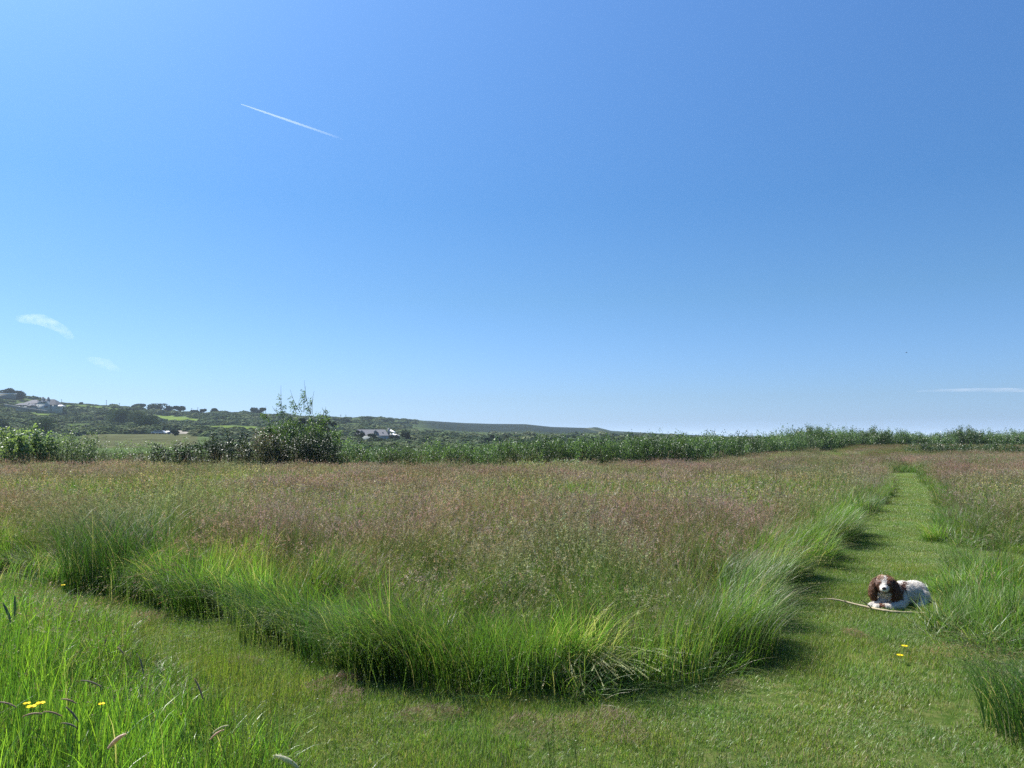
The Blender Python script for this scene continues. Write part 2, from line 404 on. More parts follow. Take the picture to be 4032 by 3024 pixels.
def panicles(G, tip, d, length, rad, n, cols, size, aspect=.35):
    m = len(tip); t = rng.uniform(0, 1, (m, n)) ; prof = np.sin(np.clip(t * .85 + .12, 0, 1) * math.pi) ** .8
    off = rng.normal(size=(m, n, 3)) * (rad * .6) * prof[..., None]
    c = tip[:, None, :] + d[:, None, :] * (t * length)[..., None] + off
    c[..., 2] -= 0.25 * length * t ** 2 * .4
    flecks(G, c.reshape(-1, 3), rng.uniform(.7, 1.3, m * n) * size, aspect, np.repeat(pick(cols, m), n, axis=0) * rng.uniform(.8, 1.25, (m * n, 1)))

def disc_pts(n, r):
    a = rng.uniform(0, 2 * math.pi, n); q = r * np.sqrt(rng.uniform(0, 1, n)); return q * np.cos(a), q * np.sin(a)

PROTO = {}
def proto_coll(name, metas):
    c = bpy.data.collections.new(name)
    for i, me in enumerate(metas):
        o = bpy.data.objects.new(f'{name}_source.{i:03d}', me); c.objects.link(o)
    PROTO[name] = (c, len(metas)); return c

def scatter(name, coll, P, rot, scl, idx, label, cat=None, kind='stuff'):
    P = np.asarray(P, float); n = len(P)
    me = bpy.data.meshes.new(name); me.vertices.add(n); me.vertices.foreach_set('co', P.astype(np.float32).ravel())
    for nm, ty, arr in (('rot', 'FLOAT_VECTOR', rot), ('scl', 'FLOAT_VECTOR', scl), ('idx', 'INT', idx)):
        a = me.attributes.new(nm, ty, 'POINT')
        a.data.foreach_set('vector' if ty == 'FLOAT_VECTOR' else 'value', np.asarray(arr, np.float32 if ty != 'INT' else np.int32).ravel())
    o = link(name, me)
    ng = bpy.data.node_groups.new(name, 'GeometryNodeTree')
    ng.interface.new_socket('Geometry', in_out='INPUT', socket_type='NodeSocketGeometry'); ng.interface.new_socket('Geometry', in_out='OUTPUT', socket_type='NodeSocketGeometry')
    gi = ng.nodes.new('NodeGroupInput'); go = ng.nodes.new('NodeGroupOutput')
    ci = N(ng, 'GeometryNodeCollectionInfo'); ci.inputs['Collection'].default_value = coll; ci.inputs['Separate Children'].default_value = True; ci.inputs['Reset Children'].default_value = True
    ip = N(ng, 'GeometryNodeInstanceOnPoints'); ip.inputs['Pick Instance'].default_value = True
    ar = N(ng, 'GeometryNodeInputNamedAttribute', data_type='FLOAT_VECTOR'); ar.inputs[0].default_value = 'rot'
    as_ = N(ng, 'GeometryNodeInputNamedAttribute', data_type='FLOAT_VECTOR'); as_.inputs[0].default_value = 'scl'
    ai = N(ng, 'GeometryNodeInputNamedAttribute', data_type='INT'); ai.inputs[0].default_value = 'idx'
    L(ng, gi.outputs[0], ip.inputs['Points']); L(ng, ci.outputs[0], ip.inputs['Instance'])
    L(ng, ai.outputs[0], ip.inputs['Instance Index']); L(ng, ar.outputs[0], ip.inputs['Rotation']); L(ng, as_.outputs[0], ip.inputs['Scale'])
    L(ng, ip.outputs[0], go.inputs[0])
    mod = o.modifiers.new('scatter', 'NODES'); mod.node_group = ng
    tag(o, label, cat, None, kind)
    return o

def tuft(n, r, hmin, hmax, wmin, wmax, th1, cols, mat, seg=4, straw=0.06, lean=None, name='tuft'):
    G = Geo(); bx, by = disc_pts(n, r); h = rng.uniform(hmin, hmax, n)
    az = np.arctan2(by, bx) + rng.normal(0, 1.9, n)
    if lean is not None: az = lean + rng.normal(0, .5, n)
    c = pick(cols, n); s = rng.random(n) < straw; c[s] = pick(STRAW, s.sum())
    blades(G, bx, by, h, rng.uniform(wmin, wmax, n), rng.uniform(0, .25, n), rng.uniform(.15, th1, n), az, c * np.array([1.05, .95, 1.0]), c * np.array([1.1, 1.1, .95]), seg)
    return G
def add_heads(G, n, r, hmin, hmax, cols, hl=.09, rad=.014, m=14, size=.022, stem=(0.13, 0.15, 0.06), th=(.1, .6), lean=None, w=.0022, aspect=.35, t0=0.0):
    bx, by = disc_pts(n, r); h = rng.uniform(hmin, hmax, n); az = rng.uniform(0, 2 * math.pi, n) if lean is None else lean + rng.normal(0, .45, n)
    c = pick([stem, (0.17, 0.15, 0.08)], n)
    tip, d = blades(G, bx, by, h, np.full(n, w), t0 + rng.uniform(0, .15, n), rng.uniform(th[0], th[1], n), az, c, c, 3, taper=.4)
    panicles(G, tip, d, hl, rad, m, cols, size, aspect)

# near prototypes (about 0.35 m across)
def mk(name, fn, k): return [fn(i).mesh(f'{name}.{i:03d}', None) for i in range(k)]
def set_mat(mes, m):
    for me in mes: me.materials.clear(); me.materials.append(m)
    return mes
def p_green(i): return tuft(125, .2, .24, .68, .0035, .0085, [1.3, 1.9, 2.2, 1.6, 2.0][i], GREENS + DARKG[:1], M_grass, 5, .14)
def p_fine(i):
    G = tuft(150, .2, .25, .62, .0025, .0055, 1.3, GREENS + [(0.16, 0.19, 0.04)], M_grass, 4, .14)
    add_heads(G, 10, .2, .5, .72, STRAW, .09, .005, 10, .012, (0.2, 0.2, 0.08), (.2, 1.2)); return G
def p_mix(i):
    G = tuft(110, .2, .2, .62, .003, .007, 2.0, GREENS + DARKG, M_grass, 5, .2)
    add_heads(G, 7, .2, .45, .8, PINK[i % 3:i % 3 + 2] + BROWN[:1], .085, .012, 12, .017, th=(.2, 1.2))
    add_heads(G, 7, .2, .5, .85, STRAW, .10, .006, 10, .014, (0.24, 0.22, 0.12), (.4, 1.7)); return G
def p_heads(i):
    G = tuft(110, .2, .25, .66, .003, .005, 1.7, GREENS + DARKG, M_grass, 4, .2)
    add_heads(G, 19, .22, .42, .8, PINK, .08, .014, 14, .017, th=(.2, 1.1))
    add_heads(G, 6, .22, .5, .9, STRAW + BROWN, .10, .006, 10, .014, (0.22, 0.2, 0.1), (.2, 1.4)); return G
def p_lodge(i):      # stems bent over and drooping, leaning +x
    G = tuft(120, .18, .4, .75, .003, .005, 1.9, DARKG + GREENS[:2], M_grass, 5, .15, lean=0.0)
    add_heads(G, 9, .16, .6, .9, STRAW + GREENS, .12, .004, 14, .011, (0.22, 0.24, 0.12), (1.3, 1.9), 0.0, .003); return G
def p_droop(i):      # long green blades arching over and hanging down, leaning +x
    return tuft(130, .17, .45, .82, .0035, .008, 2.35, GREENS + DARKG[:2], M_grass, 6, .12, lean=0.0)
def p_stalk(i):      # a few tall flowering stems that stand clear of the rest
    G = Geo(); add_heads(G, 4, .18, .72, 1.02, [(0.17, 0.13, 0.11), (0.22, 0.17, 0.13), (0.13, 0.11, 0.09)], .14, .009, 26, .016, (0.15, 0.14, 0.07), (.1, 1.0), w=.004); return G
def p_lush(i):
    G = tuft(70, .2, .22, .44, .005, .011, [.8, 1.3, 1.7][i % 3], LUSH, M_lush, 5, .05)
    b = tuft(60, .2, .2, .46, .002, .004, 1.2, LUSH + DARKG + GREENS, None, 4, .1); G.add(np.concatenate(b.V), np.concatenate(b.F), np.concatenate(b.C)); return G
def p_rye(i):        # thin upright stalks with tiny alternate spikelets
    G = Geo(); n = 12; bx, by = disc_pts(n, .2); h = rng.uniform(.38, .66, n); az = rng.uniform(0, 6.28, n); c = pick([(0.075, 0.11, 0.03), (0.085, 0.13, 0.04), (0.11, 0.13, 0.05)], n)
    tip, d = blades(G, bx, by, h, np.full(n, .0022), rng.uniform(0, .12, n), rng.uniform(.05, .5, n), az, c, c, 3, taper=.4)
    m = 14; t = np.linspace(-1.3, .1, m)[None, :, None] * .13
    cc = tip[:, None] + d[:, None] * t + np.where(np.arange(m) % 2, 1, -1)[None, :, None] * np.array([.0035, .002, 0])
    flecks(G, cc.reshape(-1, 3), np.full(n * m, .012), .3, np.repeat(c * 1.1, m, axis=0), 1.2)
    b = tuft(30, .2, .12, .3, .002, .0035, .8, [(0.12, 0.19, 0.035), (0.15, 0.19, 0.045)], None, 3, .1)
    G.add(np.concatenate(b.V), np.concatenate(b.F), np.concatenate(b.C)); return G
def p_turf(i):
    G = Geo(); n = 1250; s = .26; bx = rng.uniform(-s, s, n); by = rng.uniform(-s, s, n); h = rng.uniform(.018, .05, n)
    c = pick([(0.10, 0.19, 0.035), (0.13, 0.215, 0.045), (0.08, 0.16, 0.035), (0.16, 0.21, 0.07)], n); q = rng.random(n) < .16; c[q] = pick(STRAW, q.sum()) * .8
    blades(G, bx, by, h, rng.uniform(.0022, .0048, n), rng.uniform(0, .7, n), rng.uniform(.3, 1.6, n), rng.uniform(0, 6.28, n), c * 1.2, c * 1.3, 2); return G
def p_clip(i):       # dry clippings lying on the turf
    G = Geo(); n = 420; a, b = disc_pts(n, .2); a = a * 1.2; c = pick([(0.16, 0.10, 0.07), (0.20, 0.13, 0.09), (0.12, 0.085, 0.06), (0.25, 0.18, 0.13)], n)
    blades(G, a, b, rng.uniform(.03, .09, n), np.full(n, .003), rng.uniform(1.0, 1.5, n), rng.uniform(1.2, 1.9, n), rng.uniform(0, 6.28, n), c, c, 2, z0=rng.uniform(.02, .055, n) * (1 - np.hypot(a / 1.2, b) / .25)); return G
# far prototypes: patches about 1 m across, broader pieces
def p_far(i, headk=1.0, cols=None):
    G = tuft(300, .62, .3, .66, .007, .013, 1.6, DARKG + GREENS, None, 3, .16)
    n = int(230 * headk)
    if n: add_heads(G, n, .62, .38, .72, cols or PINK + BROWN[:1] + STRAW[:1], .09, .02, 6, .034, w=.005, aspect=.4, th=(.2, 1.2))
    return G
proto_coll('near_green', set_mat(mk('near_green', p_green, 5), M_grass))
proto_coll('near_fine', set_mat(mk('near_fine', p_fine, 4), M_grass))
proto_coll('near_mix', set_mat(mk('near_mix', p_mix, 5), M_head))
proto_coll('near_heads', set_mat(mk('near_heads', p_heads, 5), M_head))
proto_coll('near_lodge', set_mat(mk('near_lodge', p_lodge, 5), M_grass))
proto_coll('near_lush', set_mat(mk('near_lush', p_lush, 5), M_lush))
proto_coll('near_droop', set_mat(mk('near_droop', p_droop, 5), M_grass))
proto_coll('tall_stalk', set_mat(mk('tall_stalk', p_stalk, 6), M_head))
proto_coll('near_rye', set_mat(mk('near_rye', p_rye, 4), M_grass))
proto_coll('near_turf', set_mat(mk('near_turf', p_turf, 5), M_turf))
proto_coll('clippings', set_mat(mk('clippings', p_clip, 3), M_head))
proto_coll('far_pink', set_mat(mk('far_pink', lambda i: p_far(i, .6), 5), M_head))
proto_coll('far_brown', set_mat(mk('far_brown', lambda i: p_far(i, .7, BROWN + PINK[1:2] + DARKG[:1]), 4), M_head))
proto_coll('far_green', set_mat(mk('far_green', lambda i: p_far(i, .12), 4), M_grass))

def field_pts(y0, y1, dens, umax=.80, xmargin=2.5):
    """random ground points inside the widened view wedge"""
    ymid = y1; W = umax * y1 + xmargin
    n = int((2 * W) * (y1 - y0) * dens)
    x = rng.uniform(-W, W, n); y = rng.uniform(y0, y1, n)
    k = np.abs(x) < umax * y + xmargin
    return x[k], y[k]

def put(name, coll, x, y, label, smin=.85, smax=1.15, tiltx=None, hs=None, tilt_amt=.12, rz=None, cat=None):
    n = len(x); z = np.where(y < 9, 0, ground_z(x, y))
    if rz is None: rz = rng.uniform(0, 2 * math.pi, n)
    ta = rng.uniform(0, 2 * math.pi, n); tm = np.abs(rng.normal(0, tilt_amt, n))
    ax = tm * np.cos(ta); ay = tm * np.sin(ta)
    if tiltx is not None: ax = ax + tiltx[0]; ay = ay + tiltx[1]
    # euler XYZ: rotation about x by rx tips towards -y, about y by ry tips towards +x (applied in the world after the spin only when the spin is small)
    rot = np.zeros((n, 3))
    for i in range(n):
        m = Matrix.Rotation(-ay[i], 3, 'X') @ Matrix.Rotation(ax[i], 3, 'Y') @ Matrix.Rotation(rz[i], 3, 'Z')
        rot[i] = m.to_euler('XYZ')
    s = rng.uniform(smin, smax, n); h = s if hs is None else s * hs
    scl = np.stack([s, s, h], 1)
    c, k = PROTO[coll]
    return scatter(name, c, np.stack([x, y, z - .005], 1), rot, scl, rng.integers(0, k, n), label, cat)

# ------------------------------------------------------------------ meadow grass, near (up to 13 m)
x, y = field_pts(1.2, 13, 26)
inm = in_poly(x, y, MOWN)
d, ex, ey = edge_dist(x, y, MOWN)
# which side: the foreground corner (left of / nearer than the path) or the meadow
def side_of(x, y):
    fy = np.interp(x, [-14, -9, -5.2, -3.6, -2.6, -1.75, -1, -.4, .2, .7, .9], [13, 9.5, 7.4, 6.5, 5.4, 4.35, 3.6, 3.25, 3.0, 2.5, .5])
    return (y < fy) & (x < .9)
fg = side_of(x, y)
rightside = (x > 2.4) & (y < 12.0) & (x > .42 * y + .55)
tall = ~inm & ~fg & (np.hypot(x - 4.2, y - 7.7) > .55)
edge = tall & (d < .16 + .36 * vnoise(x, y, .8, 5))
k1 = vnoise(x, y, 1.3, 1); k2 = fbm(x, y, 2.6, 3)
headiness = np.clip((y - 7) / 6.5, 0, 1) * .5 - .1 + (k2 - .48) * 3.2 + np.clip((d - .7) / 3, -.3, .5) * .8
headiness = np.where(rightside, headiness - .5, headiness) + rng.normal(0, .42, len(x))
is_head = tall & ~edge & (headiness > .45)
is_mix = tall & ~edge & ~is_head & (headiness > .0)
is_green = tall & ~edge & ~is_head & ~is_mix
lean = np.where(d < .5, (1 - d / .5) * .45, 0)
def sub(m): return x[m], y[m]
hv = (.50 + .62 * vnoise(x, y, .8, 4) + .34 * vnoise(x, y, .33, 2))
hgt = np.where(rightside & (d < 1), .95, 1.0) * hv * rng.uniform(.75, 1.25, len(x)) * (.52 + .48 * sstep(.05, .95, d + .35 * (vnoise(x, y, .5, 3) - .5)))
wa = 2 * math.pi * fbm(x, y, 1.6, 5) * 2 ; wm = 1.1 * np.clip(vnoise(x, y, 1.0, 0) - .35, 0, 1) + rng.uniform(0, .2, len(x))
LX = wm * np.cos(wa); LY = wm * np.sin(wa)
def lean_of(m): return (LX[m], LY[m])
put('seeding_meadow_grass', 'near_heads', *sub(is_head), 'pinkish seed heads of tall grass thick across the unmown meadow', hs=hgt[is_head], tiltx=lean_of(is_head))
put('mixed_meadow_grass', 'near_mix', *sub(is_mix), 'green tall grass thinly topped with brown seed heads in the meadow', hs=hgt[is_mix], tiltx=lean_of(is_mix))
rl = is_green & rightside & (y < 9.5) & (rng.random(len(x)) < .5)
put('bright_bank_grass', 'near_lush', *sub(rl), 'bright yellow green grass of the bank to the right of the dog', hs=hgt[rl], tiltx=lean_of(rl))
is_green &= ~rl
hgt = np.where(d < .7, hgt * (.55 + .85 * vnoise(x, y, .55, 1)), hgt)
gf = is_green & (k1 > .5)
put('tall_green_grass', 'near_green', *sub(is_green & ~gf), 'tall bright green grass along the mown path', hs=hgt[is_green & ~gf], tiltx=lean_of(is_green & ~gf))
put('fine_green_grass', 'near_fine', *sub(gf), 'fine upright yellowish green grass beside the mown path', hs=hgt[gf], tiltx=lean_of(gf))
eg = edge & ((k1 < .6) | (rng.random(len(x)) < .72))
dr = eg & (vnoise(x, y, .7, 2) > .52) & ~rightside; eg &= ~dr
put('arching_edge_grass', 'near_droop', *sub(dr), 'long green blades arching over the mown path and hanging down', rz=np.arctan2(ey[dr], ex[dr]) + rng.normal(0, .5, dr.sum()), hs=.58 + .45 * hgt[dr], tilt_amt=.1)
put('edge_grass', 'near_green', *sub(eg), 'long grass leaning out over the edge of the mown path', tiltx=(ex[eg] * lean[eg], ey[eg] * lean[eg]), hs=hgt[eg] * .9)
el = edge & ~eg
ang_e = np.arctan2(ey[el], ex[el])
put('drooping_edge_grass', 'near_lodge', *sub(el), 'bent grass stems drooping onto the mown path', rz=ang_e + rng.normal(0, .35, el.sum()), hs=hgt[el] * .85, tilt_amt=.08)
tx_, ty_ = field_pts(6.5, 34, 1.3); kk_ = ~in_poly(tx_, ty_, MOWN) & ~side_of(tx_, ty_) & (fbm(tx_, ty_, 4, 5) > .42) & (ty_ < hedge_y(tx_) - .5)
dd_, _, _ = edge_dist(tx_, ty_, MOWN); kk_ &= dd_ > .4
put('tall_flowering_stems', 'tall_stalk', tx_[kk_], ty_[kk_], 'taller darker flowering grass stems standing clear of the meadow', .85, 1.15)
lo = tall & ~edge & (vnoise(x, y, .8, 5) > .72) & (rng.random(len(x)) < .5)
put('lodged_meadow_grass', 'near_lodge', *sub(lo), 'patches of meadow grass flattened and lying over', hs=hgt[lo] * .8, rz=rng.normal(-.5, .7, lo.sum()))
# foreground corner
fgm = fg & (y > 1.6)
thin = fgm & (x > -.7)
lush = fgm & ~thin
put('lush_foreground_grass', 'near_lush', *sub(lush), 'bright lush broad-bladed grass in the near corner', hs=hgt[lush] * 1.35)
ry = (lush & (rng.random(len(x)) < .22)) | (thin & (rng.random(len(x)) < .7))
put('ryegrass_stalks', 'near_rye', *sub(ry), 'thin upright ryegrass stalks rising in front of the mown path', hs=hgt[ry])
gm = fgm & (y > 4.2) & (rng.random(len(x)) < .5)
put('corner_seeding_grass', 'near_mix', *sub(gm), 'grass with dull seed heads beyond the lush corner', hs=hgt[gm] * .8)

# mown turf
x, y = field_pts(1.2, 14, 20)
m = in_poly(x, y, MOWN)
put('mown_turf', 'near_turf', x[m], y[m], 'short mown green turf of the path', .9, 1.2, tilt_amt=.03, hs=.55 + 1.1 * vnoise(x[m], y[m], .45, 2) * (.6 + .8 * vnoise(x[m], y[m], 1.6, 4)))
x = rng.uniform(-1.5, .9, 42); y = rng.uniform(2.5, 3.75, 42)
put('stray_ryegrass_stalks', 'near_rye', x, y, 'sparse thin grass stalks standing along the bottom middle of the picture', .7, 1.1)
x = rng.uniform(-3.0, -.8, 70); y = rng.uniform(3.3, 5.6, 70); k = (y < 3.6 - .95 * x) & (y > 2.6 - .8 * x)
put('stray_corner_stalks', 'near_rye', x[k], y[k], 'sparse thin grass stalks at the edge of the lush corner against the mown path', .8, 1.15)
x, y = field_pts(14, 36, 7)
m = in_poly(x, y, MOWN)
put('distant_turf', 'near_turf', x[m], y[m], 'short mown turf where the path runs on through the meadow', 1.3, 1.6, tilt_amt=.02)

# ------------------------------------------------------------------ grass along the path beyond 13 m
x, y = field_pts(12.6, 37, 14)
d, ex, ey = edge_dist(x, y, MOWN); k = ~in_poly(x, y, MOWN) & (d < .95) & (d > .22) & (y < 29)
x, y, d, ex, ey = x[k], y[k], d[k], ex[k], ey[k]
g = rng.random(len(x)) < np.where(d < .45, .85, .45)
right = x > .553 * y
put('path_side_grass', 'near_green', x[g], y[g], 'green grass lining the mown path where it runs into the distance', hs=np.where(right[g], .5, .7))
put('path_side_seeding_grass', 'near_heads', x[~g], y[~g], 'pinkish grass heads along the distant part of the mown path', hs=np.where(right[~g], .65, .85))

# ------------------------------------------------------------------ meadow grass, far
x, y = field_pts(12.6, 30, 3.4, .82, 3)
x2, y2 = field_pts(30, 92, 1.6, .78, 4)
x = np.concatenate([x, x2]); y = np.concatenate([y, y2])
ok = ~in_poly(x, y, MOWN) & (y < hedge_y(x) - .2) & ~in_poly(x, y, FARPATH)
x = x[ok]; y = y[ok]
d, _, _ = edge_dist(x, y, MOWN); ok = d > .75; x = x[ok]; y = y[ok]; d = d[ok]; df, _, _ = edge_dist(x, y, FARPATH)
k2 = fbm(x, y, 5, 2); k3 = fbm(x, y, 14, 4)
low = np.where((y > 38) & (x > 5), .82, 1.0) * np.where(df < 1.1, .45, 1)
gr = ((k2 > .60 - .1 * (y < 20)) & (y < 34)) | (d < .8) | ((x > .42 * y) & (y < 19) & (k2 > .42)) | (rng.random(len(x)) < .14 + .38 * np.clip((25 - y) / 12, 0, 1))
br = ~gr & ((k3 + (y - 40) / 60 > .75))
pk = ~gr & ~br
hv = low * (.55 + .45 * k2) * rng.uniform(.75, 1.25, len(x))
put('distant_pink_grass', 'far_pink', x[pk], y[pk], 'hazy pink brown seed heads covering the distant meadow', hs=hv[pk])
put('distant_brown_grass', 'far_brown', x[br], y[br], 'brownish seeding grass at the far end of the meadow', hs=hv[br])
put('distant_green_grass', 'far_green', x[gr], y[gr], 'green patches of grass among the distant seed heads', hs=hv[gr])

#@@PART2
# ------------------------------------------------------------------ shrub builder
def shrub(seed, w, dpt, h, shoots, leaves, leaf, cols, spike=.25, droop=.3, dens_low=.6, aspect=.55, whips=0, whip_h=1.0):
    """shoots fanned from the root, leaves clustered along them; returns (foliage Geo, stem Geo)"""
    r_ = np.random.default_rng(seed); G = Geo(); S = Geo()
    per = max(leaves // shoots, 4)
    for k in range(shoots):
        a = r_.uniform(0, 2 * math.pi); q = math.sqrt(r_.uniform(0, 1)); ex = q * math.cos(a) * w / 2; ey = q * math.sin(a) * dpt / 2
        hh = h * (1 - .35 * q ** 2) * r_.uniform(1 - spike, 1.0 + spike * .35)
        bx, by = ex * .55, ey * .55
        n = per; t = r_.uniform(0, 1, n) ** dens_low
        px = bx + (ex - bx) * t ** .8 * 1.05; py = by + (ey - by) * t ** .8 * 1.05; pz = hh * t
        sp = (.10 * w / max(1, math.sqrt(shoots)) + .13) * (1.15 - .75 * t)
        P = np.stack([px, py, pz], 1) + r_.normal(size=(n, 3)) * sp[:, None] * np.array([1, 1, .7])
        P[:, 2] = np.maximum(P[:, 2], .03)
        c = np.array(cols)[r_.integers(0, len(cols))] * r_.uniform(.85, 1.15)
        cc = c[None] * r_.uniform(.75, 1.25, (n, 1))
        # leaves: flat quads whose normals lean upwards
        nrm = r_.normal(size=(n, 3)); nrm[:, 2] = np.abs(nrm[:, 2]) + .6; nrm /= np.linalg.norm(nrm, axis=1)[:, None]
        u = r_.normal(size=(n, 3)); u -= (u * nrm).sum(1)[:, None] * nrm; u /= np.linalg.norm(u, axis=1)[:, None]
        u[:, 2] -= droop * .3; v = np.cross(nrm, u)
        sz = leaf * r_.uniform(.6, 1.3, n)
        a_ = u * (sz / 2)[:, None]; b_ = v * (sz * aspect / 2)[:, None]
        V = np.stack([P - a_, P + b_ - a_ * .1, P + a_, P - b_ - a_ * .1], 1).reshape(-1, 3)
        G.add(V, np.arange(n * 4).reshape(-1, 4), np.repeat(cc, 4, axis=0))
        st = 4; tt = np.linspace(0, 1, st + 1); wd = .012 * (1.1 - tt) * (h / 2)
        cx = bx + (ex - bx) * tt ** .8; cy = by + (ey - by) * tt ** .8; cz = hh * tt - .05
        V = []
        for i in range(st + 1):
            for q3 in range(3):
                V.append((cx[i] + wd[i] * math.cos(q3 * 2.1), cy[i] + wd[i] * math.sin(q3 * 2.1), cz[i]))
        Fs = [(i * 3 + j, i * 3 + (j + 1) % 3, (i + 1) * 3 + (j + 1) % 3, (i + 1) * 3 + j) for i in range(st) for j in range(3)]
        S.add(V, Fs, (0.09, 0.08, 0.05))
    return G, S
def make_shrub(name, label, cat, loc, G, S, mat, group=None, rz=0, foliage='foliage'):
    e = empty(name, loc, rz); tag(e, label, cat, group)
    link(foliage, G.mesh(name + '_foliage', mat), e); link('stems', S.mesh(name + '_stems', M_wood), e)
    return e
def gz(x, y): return float(ground_z(x, y))

SYC = [(0.17, 0.27, 0.13), (0.14, 0.23, 0.12), (0.19, 0.28, 0.14)]
SYCD = [(0.12, 0.19, 0.115), (0.10, 0.17, 0.10), (0.14, 0.21, 0.12)]
WIL = [(0.09, 0.165, 0.08), (0.105, 0.19, 0.085), (0.08, 0.14, 0.07)]
WILD = [(0.05, 0.092, 0.045), (0.06, 0.11, 0.05), (0.045, 0.08, 0.042)]
BRN = [(0.15, 0.145, 0.09), (0.12, 0.13, 0.08), (0.09, 0.11, 0.065), (0.18, 0.14, 0.10)]

def shrub_at(px, Y, hpx_top, name, label, cat, w, dpt, seed, shoots, leaves, leaf, cols, mat, **kw):
    """a shrub standing at depth Y whose top shows at pixel row hpx_top"""
    x, _, ztop = at(px, hpx_top, Y); z = gz(x, Y)
    G, S = shrub(seed, w, dpt, ztop - z, shoots, leaves, leaf, cols, **kw)
    return make_shrub(name, label, cat, (x, Y, z), G, S, mat)

# the leafy shrubs behind the meadow, one after another from the left end
shrub_at(8, 34.4, 424.5, 'sycamore_shrub', 'pale green broad-leaved sycamore shrub at the left end of the meadow edge', 'shrub', 2.3, 1.8, 1, 26, 3600, .11, SYC, M_leaf, aspect=.8)
shrub_at(33, 34.3, 425.5, 'sycamore_shrub', 'light green sycamore shrub with a knobbly top, second from the left of the meadow edge', 'shrub', 2.2, 1.8, 2, 24, 3200, .11, SYC, M_leaf, aspect=.8)
shrub_at(58, 34.6, 432, 'elm_shrub', 'low mid green shrub in the dip between two leafy sycamore shrubs', 'shrub', 2.2, 1.6, 3, 24, 2800, .08, SYCD + SYC[:1], M_leaf)
shrub_at(77, 35.0, 426, 'elm_shrub', 'rounded grey green shrub topped by one thin protruding spray', 'shrub', 2.7, 1.8, 4, 28, 3600, .08, SYCD, M_leaf)
shrub_at(104, 35.4, 437, 'elm_shrub', 'low grey green shrub thinning out towards the tan valley field', 'shrub', 2.6, 1.6, 5, 22, 2600, .07, SYCD, M_leaf)
shrub_at(133, 35.4, 440, 'young_willow', 'sparse knee-high willow growth below the tan valley field', 'shrub', 2.8, 1.5, 6, 30, 2500, .06, SYC[:1] + WIL, M_leaf)
shrub_at(158, 35.8, 436.5, 'young_willow', 'light green willow shrub left of the dark bramble thicket', 'shrub', 2.6, 1.5, 7, 28, 2800, .06, SYC[:2] + WIL, M_leaf)
shrub_at(186, 36.2, 439, 'young_willow', 'green willow shrub peeping out over the brambles below the track', 'shrub', 3.0, 1.5, 8, 28, 2800, .06, WIL, M_leaf)
shrub_at(144, 33.9, 453.5, 'bramble', 'low bramble patch with pale glinting leaves at the meadow edge', 'bramble', 2.2, 1.0, 9, 30, 1600, .09, BRN, M_gloss, spike=.4)
shrub_at(173, 33.9, 441, 'laurel_shrub', 'small dark laurel shrub beside the low bramble patch', 'shrub', 1.9, 1.4, 10, 22, 2400, .09, [(0.03, 0.05, 0.028), (0.04, 0.06, 0.03)], M_gloss, spike=.35)
shrub_at(205, 34.0, 436, 'laurel_shrub', 'dark laurel shrub full of shiny leaves, second of the glossy thicket', 'shrub', 2.4, 1.6, 11, 28, 3400, .09, [(0.035, 0.055, 0.03), (0.05, 0.07, 0.04)], M_gloss)
shrub_at(233, 34.0, 431.5, 'laurel_shrub', 'tall dark laurel shrub with silvery glints left of the brown-tinted bush', 'shrub', 2.4, 1.7, 12, 30, 3800, .09, [(0.035, 0.055, 0.03), (0.045, 0.065, 0.035)], M_gloss)
shrub_at(262, 33.9, 430.5, 'laurel_shrub', 'brown-tinted glossy bush in the middle of the thicket', 'shrub', 2.3, 1.8, 13, 32, 4200, .09, BRN, M_gloss)
shrub_at(291, 33.9, 431, 'laurel_shrub', 'wide dark bush with bright glinting leaves under the whippy tree', 'shrub', 2.5, 1.8, 14, 34, 4600, .09, [(0.035, 0.055, 0.03), (0.07, 0.08, 0.045), (0.05, 0.065, 0.035)], M_gloss)
shrub_at(321, 34.0, 428.5, 'laurel_shrub', 'dark upright glossy bush closing the thicket on its right', 'shrub', 2.0, 1.7, 15, 28, 4000, .09, [(0.028, 0.045, 0.026), (0.04, 0.055, 0.03)], M_gloss)
shrub_at(347, 35.2, 433, 'elder_shrub', 'fresh green elder shrub between the dark thicket and the cottage', 'shrub', 1.8, 1.6, 16, 24, 3000, .08, WIL + SYC[:1], M_leaf)
shrub_at(310, 33.5, 449, 'young_sycamore', 'tiny pale sapling against the dark foot of the glossy thicket', 'sapling', .5, .4, 17, 6, 260, .09, SYC, M_leaf)
shrub_at(8, 33.7, 455, 'bramble', 'low bramble skirting the pale sycamore shrub at the edge', 'bramble', 2.4, .9, 18, 24, 900, .08, SYCD, M_leaf, spike=.4)

